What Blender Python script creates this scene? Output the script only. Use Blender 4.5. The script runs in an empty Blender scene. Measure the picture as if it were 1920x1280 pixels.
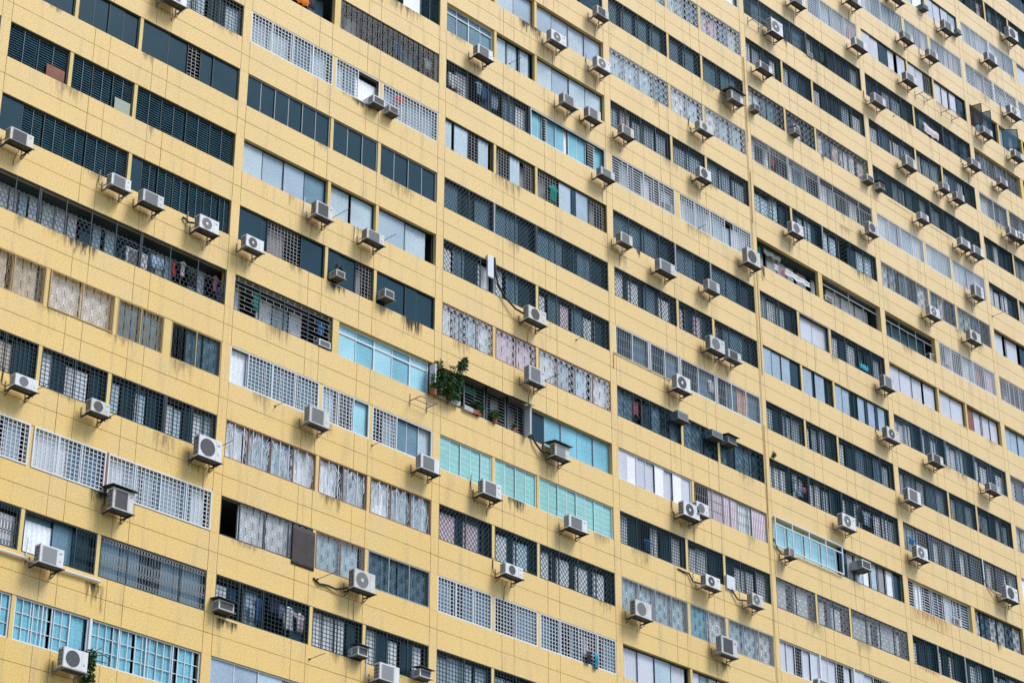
import bpy, math, random
from math import sin, cos, pi, radians
from mathutils import Matrix, Vector
sc = bpy.context.scene
COL = sc.collection
W = 10.7702            # bay width in metres, pillar to pillar
H = 3.0                # storey height
ZO = 58.66             # height of storey line 0 above the ground
rnd = random.Random(7)
CELLTXT = """
-1 0 B|:kkk:d:-|:kk:d:-|:kkk:d:-
-1 1 B|:kkk:d:-|:kk:d:-|:kkk:d:-
-1 2 B|:kkk:d:-|:kk:d:-|:kkk:d:-
-1 3 B|:kkk:d:-|:kk:d:-|:kkk:d:-
-1 4 A|:kkk:d:-|:kk:d:-|:kkk:d:-
-1 5 A|:kkk:d:-|:kk:d:-|:kkk:d:-
0 0 B|:kkk:d:-|:kk:d:-|:kkbb:d:qd
0 1 B|:ob:d:qd|:ob:d:qd|:bpbbkb:d:qd
0 2 A|:kk:d:-|:kkkk:d:-|:k4k3z2k2k4:d:-
0 3 A|:jj:d:-|:jjj:d:-|:jjjj:d:-
0 4 A|@.517:k3j3j3j3j3j3:d:-|:k2j3j3j3j3j3j2:d:-
0 5 D|@.19n:w3lb:d:ed|@.60n:lwlwkbbk:d:ed|@.965:okmlboomlo:d:ed
0 6 F|:nn:y:fy|:ee:y:fy:E|@.72Y:mm:y:fy|@.965:omm:y:fd
0 7 B|:lnk:d:qd|:lkl2k:d:qd|@.745d:bkbk:d:qd|@.965:lbklk:d:qd
0 8 E|:lll:w:qw|@.535r:l4m4:w:qw|:l3l3l2m1l3m2l3:w:qw
0 9 B|:ww:d:od|@.53:L3M2kk:d:od|:mmkmm:d:og
0 10 A|:ccc:w:vw|@.53w:cccC:w:vw|:ccccc:w:vw
1 -1 A|:mmm:d:-|:mm:d:-|:jlj:d:-
1 0 D|@.405Y:okoom:d:-|@.965:olooomo:d:fg
1 1 B|:mbmb:w:qw|:bmW2:w:qw|:mmlm:w:qw
1 2 A|:kkkkkk:g:-|:kkk:g:-|:kkkk:g:-
1 3 C|:bbbm:d:-|:bb:d:-|:bb:d:-
1 4 A|:k4k1z6k4:d:-|:k2k3z3:d:-|:k2k3k2k3:d:-
1 5 C|@.46Y:lolalo:d:Bg:D|@.95:icici:w:T
1 6 F|:Lmmmm:w:qw|:bzI:w:qw|:olMML:w:qw
1 7 F|:llll:r:Nw|:ll:r:Nw|:lll:r:Nw
1 8 F|:O2l3l3k2:d:fg|:bb:r:fg|:mmmm:g:fd
1 9 B|:lokook:d:qd|:lllk:d:qd|:lklkl:d:qd
1 10 A|:bbbb:w:-|:bbb:w:-|:bbb:w:-
2 -4 A|:mm:d:-|:mm:d:-|:kkk:d:-
2 -3 A|:mm:d:-|:mm:d:-|:kkk:d:-
2 -2 C|:bbb:d:-|:bb:r:-|:bbbb:r:-
2 -1 C|:mmmm:w:t|:bbb:d:-|:bbbb:d:-
2 0 B|@.49d:olokoml:d:qd|@.965:c2c1h1c2c2w1c2c2h2c2:w:-
2 1 A|:b2b3z2b3:d:-|:z4b4z3:d:-|:z5b3k1b3z4:d:-
2 2 B|@.281g:mkm:d:xd|@.525d:mmk:d:xd|:mmkmk:d:xd
2 3 B|@.281g:lmkW:d:xd|:lmk:d:xd|:lmpmlk:d:xd
2 4 F|:llbl:r:sw|:pp:r:sw|:llbl:r:sw
2 5 D|@.125n:oo:g:-|@.24d:oo:g:hg|@.355d:oo:g:hg|@.48d:ow:g:hg|@.965:Kcccc:g:-:C
2 6 A|:ttttt:w:-|:tttt:w:-|:tttttttt:w:-
2 7 B|:p3kp3k:d:xd|:l3kb3k:d:xd|:l3kl3kl3kl3k:d:xd
2 8 F|:mkmm:w:qw|:okmm:w:qw|:mkokoom:w:qw
2 9 B|:mmmm:d:qd|:mmk:d:qd|:mmmk:d:qd
3 -5 B|:mm:w:-|:mm:w:-|:mml:w:-
3 -4 B|:bmb:g:sw|:blm:g:sw|:ppml:g:sw
3 -3 B|:m3km3km3km3k:d:xd|:m3km3k:d:xd|:m3km3k:d:xd
3 -2 F|:bbbm:g:sw|:lb:g:sw|:lll:g:sw
3 -1 B|:mpmmm:d:qd|:mm:d:qd|:mmm:d:qd
3 0 B|@.425Y:olklol:w:hw|@.965:llllbLll:w:qw
3 1 B|@.409g:mmmk:d:xd|@.651g:mmk:d:xd|:mmk:d:xd
3 2 B|:l3kl3km3kl3k:d:xd|:pkpk:d:xd|:pkm4kk:d:xd
3 3 F|@.215g:km:w:Vg|@.412g:km:w:Vg|@.655g:km:w:Vg|@.965:kmsm:w:Vg
3 4 B|:mmokmkm:d:sd|:mmk:d:sd|:mkmmk:d:sd
3 5 A|@.465:vwvvwvwv:w:-|@.965:opplp:g:Vg
3 6 B|:lkolkl:d:Gd|:llk:d:Gd|:klll:d:Gd
3 7 F|:bbbb:g:fg|:cl:g:fg|:bbl:g:fg
3 8 C|:vvbv:d:-|:vbvl:d:-|:ll:d:-
3 9 C|:vvbv:d:-|:vbvl:d:-|:ll:d:-
4 -6 F|:mlm:w:qw|:wlb:w:qw|:mblp:w:qw
4 -5 B|@.50d:kmkmkm:d:Vu|@.965:kkokkkm:d:qd
4 -4 B|:lmkl:d:qd|:lmk:d:qd|:lkkml:d:qd
4 -3 B|:llmmk:d:sg|:klk:d:sg|:lmnlln:d:sg
4 -2 B|@.281g:lklok:g:Qg|@.525g:lmkk:g:Qg|:lmklk:g:Qg
4 -1 B|:bbbk:d:Sd|@.525g:kbbk:d:Sd|:bbokbb:d:Sd
4 0 D|@.47Y:olwllw:d:-|@.965:llll:g:t:D
4 1 B|:mlmk:d:qd|:VV:g:-|:lklokm:d:qd
4 2 A|:gggk:d:-|:g4k1g4j3:d:-|:g3g3j3g3k1g3k1g3k1:d:-
4 3 B|:mkmk:d:qd|:lkmk:d:qd|:lkmkmk:d:qd
4 4 B|@.281d:lllkwo:d:qd|@.525d:llkk:d:qd|:lkwoowlk:d:qd
4 5 P|@.49n:iiiiiiii:w:t|@.965:kxalaxlk:d:-:F
4 6 B|:l4kl4k:d:Dg|:l4ml4k:d:Dg|:l4lkl4lk:d:Dg
4 7 A|@.281w:VVzVV:w:-|@.525w:VVzV:w:-|:vvzvvv:w:-
4 8 A|@.281w:VVzVV:w:-|@.525w:VVzV:w:-|:vvzvvv:w:-
5 -9 A|:bb:d:-|:bl:d:-|:vvl:d:-
5 -8 A|:bbl:g:-|:bl:g:-|:vvvb:d:-
5 -7 F|:lmlm:w:qw|:mlml:w:qw|:mlmlpl:w:qw
5 -6 A|:vvkvv:d:-|:vvz:d:-|:vvvk:d:-
5 -5 B|@.43:kkkmk:d:qd|@.70d:kmkk:d:Vd|@.965:kkmkkm:d:Vd
5 -4 B|:lmlk:d:qd|:lmk:d:qd|:lmlk:d:qd
5 -3 B|@.5d:kmkmkmkk:d:Gd|@.965:kmkmkmkk:d:Gd
5 -2 F|:llbl:w:qw|:lbl:w:qw|:lblb:w:qw
5 -1 F|:lamkl:g:fg|:mlk:g:fg|:almk:g:fg
5 0 D|@.43Y:mmmmmm:g:t|@.965:opollop:w:qw:F
5 1 C|:vvvv:d:-|:vv:d:-|:rvvv:d:-
5 2 B|@.225u:lllk:u:hu|@.425u:lklk:u:hu|@.675u:llbk:u:hu|@.965:llkl:u:hu
5 3 B|:lmlmk:d:Gd|:lmk:d:Gd|:lmklk:d:Gd
5 4 B|@.205u:kbkk:d:qg|@.425u:klkk:d:qg|@.66w:klkk:d:qg|@.965:klkklk:d:qg
5 5 C|@.52Y:olokolok:w:hw|@.965:lmllml:d:fd
5 6 B|@.2g:lkk:d:qd|@.42g:lklk:d:qd|@.655g:klmk:d:qd|@.965:lklk:d:qd
6 -11 B|:kkk:d:-|:kkk:d:-|:kk:d:-
6 -10 B|:kkk:d:-|:kkm:d:-|:kk:d:-
6 -9 B|:mokkp:d:Vd|:kmkmk:d:Vd|:mkmk:d:Vd
6 -8 F|@.281w:wlllb:w:qw|@.54Y:llm:w:qw|:vvl:w:-
6 -7 B|@.281w:mmpm:w:xw|:mlm:w:xw|:ml:w:xw
6 -6 C|:kmvk:d:-|:vkvk:d:-|:kkk:d:-
6 -5 C|@.46Y:kmkmkk:g:fg|@.965:mkkk:d:-
6 -4 B|:l2mkm:w:xg|:kkmk:g:xg|:kk:d:xd
6 -3 B|:lklkk:d:hd|:lll:d:Gd|:lll:d:Gd
6 -2 B|:lllk:d:Xd|:llk:d:Xd|:ll:d:Xd
6 -1 C|@.4:vvk:d:-|@.965:vvvv:d:-
6 0 D|:komo:w:hw|:oooo:w:hw|:oo:w:-
6 1 C|:gggg:d:-|:gg:d:-|:ggg:d:-
6 2 B|:wmlm:g:xg|:lm:g:xg|:lm:g:xg
6 3 F|:wlwl:g:fg|:ll:g:fg|:ll:g:fg
6 4 A|:wwl:w:-|:ll:w:-|:ll:w:-
6 5 B|:kkk:d:qd|:kk:d:qd|:kkk:d:qd
6 6 B|:kkk:d:qd|:kk:d:qd|:kkk:d:qd
"""
ACTXT = """
0.16 -14.93 0.96 0.52 S
6.11 -5.85 1.03 1.03 S
17.07 -5.30 0.65 0.37 W
17.98 -5.33 0.52 0.34 W
22.90 -0.12 0.94 0.52 S
27.64 3.02 1.02 0.59 F
30.85 6.09 0.83 0.50 S
30.78 3.06 0.91 0.62 F
28.42 -0.04 0.93 0.52 S
30.11 -0.02 0.85 0.57 S
32.44 0.14 0.84 0.52 S
38.24 3.07 0.99 0.50 F
40.90 6.08 0.96 0.54 Sh
46.83 15.11 0.99 0.55 S
44.64 12.06 0.98 0.89 F
52.32 15.04 1.08 0.54 S
43.43 9.18 1.05 0.44 S
48.52 12.69 0.47 0.25 Wi
52.14 17.96 1.06 0.50 S
56.63 20.54 1.07 0.55 S
60.09 21.67 0.50 0.29 Wu
57.29 18.02 0.95 0.49 S
59.84 18.05 0.92 0.49 S
61.82 20.97 0.97 0.62 Sd
63.61 21.67 0.39 0.28 Wu
69.28 24.09 1.03 0.81 F
66.40 20.98 1.03 0.62 S
57.15 15.07 1.02 0.56 S
53.73 12.02 1.08 0.56 S
68.34 18.06 1.09 0.64 F
64.95 15.13 0.95 0.44 S
68.24 14.95 0.90 0.48 S
56.31 9.04 0.98 0.66 S
63.19 12.11 0.94 0.49 S
66.20 12.16 0.78 0.47 S
59.83 9.05 0.69 0.46 S
61.20 8.98 0.78 0.48 S
53.87 6.60 0.45 0.36 Wh
52.75 6.61 0.60 0.38 W
46.41 6.71 0.49 0.19 Wb
43.11 6.58 0.41 0.37 W
45.31 0.19 0.94 0.65 F
41.48 -3.10 1.02 0.85 F
52.17 3.04 0.78 0.68 Fd
48.54 -2.23 0.65 0.27 Wi
57.28 6.01 0.78 0.45 S
61.18 5.97 0.91 0.50 S
62.43 5.95 0.95 0.53 S
66.62 8.93 0.80 0.51 S
67.56 8.99 0.73 0.52 F
62.09 3.11 0.84 0.74 S
38.31 -8.97 1.07 0.72 Fd
39.63 -8.95 0.95 0.46 Sd
57.30 0.06 0.93 0.59 F
61.11 0.00 1.01 0.63 F
58.04 -2.11 0.74 0.41 I
59.25 -2.20 0.74 0.41 I
52.38 -5.95 0.88 0.68 S
64.78 -2.14 0.60 0.39 I
52.25 -8.87 1.06 0.63 F
56.19 -8.92 0.99 0.51 S
61.46 -8.87 0.94 0.46 S
53.67 -11.86 1.11 0.71 S
47.84 -15.01 1.05 0.70 F
43.44 -17.83 0.49 0.43 S
49.37 -16.67 0.71 0.44 Wc
54.00 -14.85 0.94 0.69 F
62.01 -14.82 1.08 0.77 F
40.49 -21.00 0.77 0.58 F
38.14 -23.85 1.14 0.81 S
45.04 -23.88 1.13 0.57 S
57.92 -17.12 0.68 0.37 I
59.54 -17.12 0.53 0.39 I
32.49 -23.65 1.03 0.73 F
37.25 -20.99 0.99 0.55 F
24.69 -23.99 0.99 0.48 F
28.45 -20.88 1.11 0.58 S
35.91 -18.06 1.14 0.69 F
36.82 -17.69 0.83 0.58 F
26.09 -14.96 0.95 0.72 S
35.77 -11.91 0.95 0.74 F
36.04 -13.24 0.73 0.40 Wu
38.45 -13.31 0.76 0.34 Wu
39.59 -13.26 0.62 0.35 Wh
27.64 -17.91 0.87 0.59 Sh
30.90 -2.80 0.93 0.43 S
38.10 0.25 0.85 0.62 F
36.17 -2.06 0.73 0.42 Ii
32.15 -5.78 0.81 0.52 S
34.84 -6.16 1.15 0.60 S
38.34 -5.80 0.86 0.54 S
26.06 -12.05 1.11 0.65 F
4.48 -14.86 0.86 0.49 S
5.89 -14.94 0.94 0.52 S
8.50 -14.96 0.91 0.58 F
10.72 -14.83 0.86 0.52 F
14.07 -12.02 0.88 0.63 S
16.76 -12.01 0.94 0.49 S
15.45 -14.13 0.46 0.30 Wb
18.04 -14.04 0.50 0.38 W
15.00 -17.23 0.59 0.26 Wi
1.45 -23.91 0.89 0.45 F
4.52 -23.80 0.78 0.49 F
9.18 -23.93 1.04 0.83 F
5.74 -27.00 0.87 0.78 Sh
14.21 -20.92 0.98 0.70 S
19.97 -20.95 1.00 0.63 S
23.41 -20.94 1.03 0.64 S
3.09 -29.70 0.94 0.65 S
4.37 -32.92 0.96 0.69 F
10.70 -29.18 0.69 0.35 Wh
16.71 -26.79 1.05 0.76 F
17.23 -29.19 0.50 0.34 Wh
18.10 -29.97 1.00 0.66 S
20.36 -29.24 0.59 0.31 Wh
5.89 -17.23 0.97 0.71 I
"""
GARM="""
13.94|-28.92|0.64|0.90|0.12|shirt|white|white shirt hung behind the dark grid bars of the lowest laundry window
14.59|-28.84|0.48|0.74|0.14|shirt|pinkw|pale pink top hung right of the white shirt behind dark bars
13.33|-28.49|0.57|0.66|0.16|shirt|navy|dark grey blue shirt hung left of the white shirt behind bars
12.76|-29.02|0.30|0.93|0.12|cloth|blue|deep blue trousers hung behind bars in the laundry window
12.42|-29.01|0.31|0.62|0.12|shirt|paleb|pale blue shirt hung at the left end of the barred laundry window
44.92|-13.88|0.35|0.76|0.12|shirt|teal|pale teal shirt hung behind grid bars beside the third pillar
45.30|-13.99|0.52|0.51|0.12|shirt|paleb|light blue shirt hung in the middle of the grid barred balcony
45.77|-13.71|0.52|0.35|0.14|cloth|rose|dusty rose cloth hung right of the light blue shirt
50.64|-13.89|0.62|0.73|0.12|cloth|paleb|light blue trousers hung behind dark bars right of a fan condenser
50.24|-13.79|0.39|0.76|0.14|shirt|navy|navy shirt hung between a fan condenser and light blue trousers
33.94|-20.11|0.57|0.58|0.10|shirt|blue|bright blue shirt on the grid bars right of the second pillar
29.95|-26.24|0.28|0.5|-0.10|cloth|greyd|dark grey bag hung outside the white grid bars
30.45|-26.35|0.22|0.62|-0.10|cloth|cyan|turquoise cloth hung outside the white grid bars
13.04|-2.02|0.80|0.35|0.15|cloth|orange|orange cloth hung over a sill at the top edge of the facade
13.79|-1.99|0.33|0.57|0.15|cloth|greyd|dark cloth hung right of the orange cloth at the top edge
67.48|25.27|0.52|0.68|0.10|shirt|rose|rose red shirt behind dark bars at the upper right corner
59.34|12.82|1.51|0.63|-0.06|towel|towel|pink and white towel draped outside dark bars on the right
54.17|-13.83|0.74|0.35|0.02|shirt|blue|blue bundle of clothes behind bars above a fan condenser
38.86|-10.76|0.54|0.68|0.12|shirt|white|white shirt behind vertical bars in the third pillar bay
9.93|-17.15|0.48|0.58|0.10|shirt|navy|navy shirt with yellow marks at the end of the deep balcony
8.78|-16.92|0.50|0.62|0.30|shirt|black|black shirt hung on the line of the deep balcony
7.19|-16.75|0.59|0.55|0.40|cloth|paleb|pale sheet hung beside the condenser inside the deep balcony
8.03|-16.90|0.12|0.57|0.20|cloth|redd|red strip of cloth hung in the deep balcony
14.16|-26.42|1.09|1.50|-0.02|screen|brown|dark brown woven screen hanging over the sill beside a fret window
45.74|-1.72|2.09|0.35|0.35|towel|whites|long white sheet drying behind the open balcony edge
44.17|-1.08|1.49|0.35|0.45|cloth|paleg|pale green sheet hung at the back of the open balcony
44.62|-1.96|0.47|0.35|0.20|shirt|white|small white shirt hung in front of the pale green sheet
45.25|-1.99|0.29|0.36|0.20|cloth|rose|pink cloth hung left of the long white sheet
51.27|-5.12|0.71|0.35|0.05|cloth|cyan|cyan cloth bundle tied to grid bars beside the fourth pillar
28.12|-5.04|0.70|0.88|0.12|shirt|teald|green shirt hung in an open dark window
23.45|-1.60|0.50|0.68|0.12|shirt|paleb|pale blue shirt hung in the dark barred window right of the first laundry
21.83|-1.99|0.82|0.72|0.14|cloth|white|white clothes at the left end of the dark barred window
23.86|-1.72|0.42|0.72|0.12|cloth|blue|blue cloth hung beside the pale blue shirt
52.54|16.01|0.33|0.73|0.10|shirt|rose|pink shirt behind white grid bars near a square condenser
53.02|16.34|0.70|0.55|0.12|shirt|pinkw|pale pink blouse behind white grid bars
18.68|-4.34|0.47|0.35|0.08|cloth|redd|red cloth behind white grid bars above a box cooler
"""
RODS=[
(15.43, -11.4, 1.0),(18.2, -11.29, 0.7),(2.65, -23.51, 1.2),(5.74, -23.42, 1.4),(10.63, -22.93, 0.6),(13.04, -20.5, 0.6),(17.94, -20.48, 0.5),(27.71, -14.21, 0.8),(15.24, -29.79, 0.8),(15.46, -26.67, 1.0),(36.06, -20.44, 0.1),(25.51, 0.88, 0.7),(56.41, 12.5, 0.4),(64.61, 2.93, 1.3),(38.58, -2.18, 0.4),(29.7, -11.54, 0.4),]
SKY_S = .15; SUN_S = 2.3; EXPO = 0.32; HAZE = 0

# ------------------------------------------------------------------ materials
MATS = {}
def mat(name, col, rough=.6, spec=.5, metal=0, var=0.0, vscale=1.5, speck=0.0, sscale=18, coat=0, bump=0, trans=0):
    if name in MATS: return MATS[name]
    m = bpy.data.materials.new(name); m.use_nodes = True
    nt = m.node_tree; b = nt.nodes['Principled BSDF']
    b.inputs['Base Color'].default_value = (*col, 1)
    b.inputs['Roughness'].default_value = rough
    b.inputs['Specular IOR Level'].default_value = spec
    b.inputs['Metallic'].default_value = metal
    if coat: b.inputs['Coat Weight'].default_value = coat; b.inputs['Coat Roughness'].default_value = .05
    if var or speck or bump:
        tc = nt.nodes.new('ShaderNodeTexCoord')
        src = None
        cur = None
        def noise(sc_, det=3):
            n = nt.nodes.new('ShaderNodeTexNoise'); n.inputs['Scale'].default_value = sc_; n.inputs['Detail'].default_value = det
            nt.links.new(tc.outputs['Object'], n.inputs['Vector']); return n
        val = None
        def mul(val, n, amt):
            mr = nt.nodes.new('ShaderNodeMapRange')
            mr.inputs['From Min'].default_value = .3; mr.inputs['From Max'].default_value = .7
            mr.inputs['To Min'].default_value = 1 - amt; mr.inputs['To Max'].default_value = 1 + amt
            nt.links.new(n.outputs['Fac'], mr.inputs['Value'])
            if val is None: return mr.outputs[0]
            mm = nt.nodes.new('ShaderNodeMath'); mm.operation = 'MULTIPLY'
            nt.links.new(val, mm.inputs[0]); nt.links.new(mr.outputs[0], mm.inputs[1]); return mm.outputs[0]
        if var: val = mul(val, noise(vscale), var)
        if speck: val = mul(val, noise(sscale, 1), speck)
        if val is not None:
            vm = nt.nodes.new('ShaderNodeVectorMath'); vm.operation = 'SCALE'
            vm.inputs[0].default_value = col; nt.links.new(val, vm.inputs['Scale'])
            nt.links.new(vm.outputs[0], b.inputs['Base Color'])
        if bump:
            bp = nt.nodes.new('ShaderNodeBump'); bp.inputs['Strength'].default_value = bump; bp.inputs['Distance'].default_value = .02
            nt.links.new(noise(sscale, 2).outputs['Fac'], bp.inputs['Height']); nt.links.new(bp.outputs[0], b.inputs['Normal'])
    MATS[name] = m
    return m

def wall_material():
    m = bpy.data.materials.new('painted_render'); m.use_nodes = True
    nt = m.node_tree; L = nt.links; b = nt.nodes['Principled BSDF']
    b.inputs['Roughness'].default_value = .6; b.inputs['Specular IOR Level'].default_value = .6
    tc = nt.nodes.new('ShaderNodeTexCoord')
    def noise(scale, det, vec=None, sc3=None, rough=.5):
        n = nt.nodes.new('ShaderNodeTexNoise'); n.inputs['Scale'].default_value = scale; n.inputs['Detail'].default_value = det
        n.inputs['Roughness'].default_value = rough
        v = tc.outputs['Object']
        if sc3:
            mp = nt.nodes.new('ShaderNodeMapping'); mp.inputs['Scale'].default_value = sc3
            L.new(v, mp.inputs['Vector']); v = mp.outputs[0]
        L.new(v, n.inputs['Vector']); return n.outputs['Fac']
    def rng(f, a, b_, c, d):
        r = nt.nodes.new('ShaderNodeMapRange'); r.inputs['From Min'].default_value = a; r.inputs['From Max'].default_value = b_
        r.inputs['To Min'].default_value = c; r.inputs['To Max'].default_value = d; L.new(f, r.inputs['Value']); return r.outputs[0]
    def mix(f, A, B):
        x = nt.nodes.new('ShaderNodeMix'); x.data_type = 'RGBA'
        L.new(f, x.inputs[0])
        for s, v in ((x.inputs[6], A), (x.inputs[7], B)):
            if isinstance(v, tuple): s.default_value = (*v, 1)
            else: L.new(v, s)
        return x.outputs[2]
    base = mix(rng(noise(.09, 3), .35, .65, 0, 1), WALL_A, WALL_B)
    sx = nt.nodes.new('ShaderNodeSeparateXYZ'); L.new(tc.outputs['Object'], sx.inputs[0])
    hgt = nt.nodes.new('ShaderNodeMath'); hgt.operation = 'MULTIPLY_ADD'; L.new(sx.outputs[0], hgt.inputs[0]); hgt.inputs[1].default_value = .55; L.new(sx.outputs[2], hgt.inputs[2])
    base = mix(rng(hgt.outputs[0], 28, 118, 0, 1), base, WALL_E)      # pale haze veil towards the upper far end, painted into the wall colour
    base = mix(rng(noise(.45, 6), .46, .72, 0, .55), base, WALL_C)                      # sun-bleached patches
    streak = rng(noise(1, 4, sc3=(2.2, 2.2, .22), rough=.65), .54, .76, 0, .6)        # rain streaks run downwards
    base = mix(streak, base, WALL_D)
    sp = rng(noise(17, 2), .32, .68, 0, 1)                                         # coarse grains of the render
    base2 = mix(sp, base, base)
    hs = nt.nodes.new('ShaderNodeHueSaturation'); L.new(base, hs.inputs['Color'])
    L.new(rng(noise(15, 2, rough=.8), .3, .7, 1 - SPECK, 1 + SPECK), hs.inputs['Value'])
    L.new(hs.outputs[0], b.inputs['Base Color'])
    bp = nt.nodes.new('ShaderNodeBump'); bp.inputs['Strength'].default_value = .35; bp.inputs['Distance'].default_value = .02
    L.new(noise(22, 3), bp.inputs['Height']); L.new(bp.outputs[0], b.inputs['Normal'])
    return m
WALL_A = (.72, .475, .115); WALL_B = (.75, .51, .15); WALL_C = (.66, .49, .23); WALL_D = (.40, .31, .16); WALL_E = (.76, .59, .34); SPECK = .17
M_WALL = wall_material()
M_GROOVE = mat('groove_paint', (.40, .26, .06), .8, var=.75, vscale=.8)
M_LIN = mat('recess_paint', (.70, .51, .18), .7, var=.08, vscale=.5, speck=.06)
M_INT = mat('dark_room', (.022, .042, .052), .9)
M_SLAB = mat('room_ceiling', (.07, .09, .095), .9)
FR = {'d': mat('dark_frame', (.012, .036, .045), .5, .3), 'w': mat('white_frame', (.66, .69, .72), .35),
      'g': mat('grey_frame', (.30, .31, .31), .4), 'r': mat('rust_brown_frame', (.22, .10, .055), .6),
      'y': mat('ochre_iron', (.42, .29, .11), .6), 'u': mat('blue_grey_frame', (.055, .10, .135), .4),
      'D': mat('dark_lining', (.03, .05, .058), .8)}
GLASS = {
 'k': ((.007, .034, .050), .14, .12), 'm': ((.13, .225, .29), .18, .22), 'l': ((.74, .80, .85), .5, .12),
 'w': ((.80, .82, .86), .5, .08), 'v': ((.54, .57, .64), .35, .08), 'c': ((.15, .44, .55), .3, .2),
 't': ((.20, .50, .47), .4, .12), 'b': ((.50, .67, .77), .35, .16), 'p': ((.74, .60, .68), .6, .14),
 'n': ((.64, .57, .50), .6, .2), 'i': ((.30, .60, .70), .35, .12), 'r': ((.20, .05, .04), .6, .3),
 's': ((.76, .46, .36), .6, .15), 'e': ((.85, .85, .85), .5, .06), 'x': ((.3, .3, .32), .5, .1),
 'g': ((.34, .43, .52), .25, .12), 'a': ((.38, .50, .58), .5, .16)}
def gmat(k):
    c, r, v = GLASS[k]
    m = mat('pane_' + {'k':'dark_teal','m':'grey_blue','l':'pale_grey','w':'white','v':'lavender_grey','c':'cyan','t':'sea_green','b':'light_blue',
        'p':'pink','n':'beige','i':'ice_blue','r':'maroon','s':'salmon','e':'bright_white','x':'grey','g':'slate_grey','a':'steel_blue'}[k], c, r, (.32 if k == 'k' else .5), var=v, vscale=.55, speck=v*.6+.03, sscale=14,
        coat=(.0 if k == 'k' else .4 if k in 'mbcvitg' else .1))
    if k in 'kmg': m.node_tree.nodes['Principled BSDF'].inputs['Specular Tint'].default_value = (.60, .88, .96, 1); m.node_tree.nodes['Principled BSDF'].inputs['Coat Weight'].default_value = 0
    return m
M_AC = [mat('ac_white', (.66, .67, .68), .45, var=.08, speck=.07), mat('ac_grey', (.50, .51, .52), .5, var=.14, speck=.10),
        mat('ac_cream', (.55, .54, .50), .5, var=.14, speck=.09)]
M_ACD = mat('ac_grille_dark', (.045, .05, .055), .6)
M_ACM = mat('ac_grille_mid', (.17, .18, .19), .6)
M_UNDER = mat('ac_underside', (.10, .10, .095), .8, var=.3, vscale=4)
M_IRON = mat('bracket_iron', (.035, .035, .037), .7)
M_IRONG = mat('bracket_galvanised', (.22, .22, .215), .6)
M_HOSE = mat('black_hose', (.015, .016, .018), .6)
M_BLUEAC = mat('ac_blue_grey', (.16, .25, .29), .5, var=.1)
M_ROOF = mat('awning_sheet', (.05, .06, .062), .7, var=.25, vscale=3)
CLOTH = {'white': (.62, .64, .68), 'pinkw': (.60, .50, .53), 'navy': (.03, .04, .08), 'blue': (.03, .12, .30), 'paleb': (.36, .48, .62),
 'teal': (.25, .42, .46), 'rose': (.50, .16, .20), 'greyd': (.05, .05, .06), 'cyan': (.03, .35, .50), 'orange': (.65, .18, .02), 'towel': (.62, .54, .56),
 'black': (.01, .01, .012), 'redd': (.5, .05, .04), 'brown': (.075, .065, .065), 'whites': (.66, .67, .72), 'paleg': (.50, .56, .52), 'teald': (.02, .22, .18)}
def cmat(k): return mat('cloth_' + k, CLOTH[k], .85, .2, var=.15, vscale=3, speck=.06)

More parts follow.
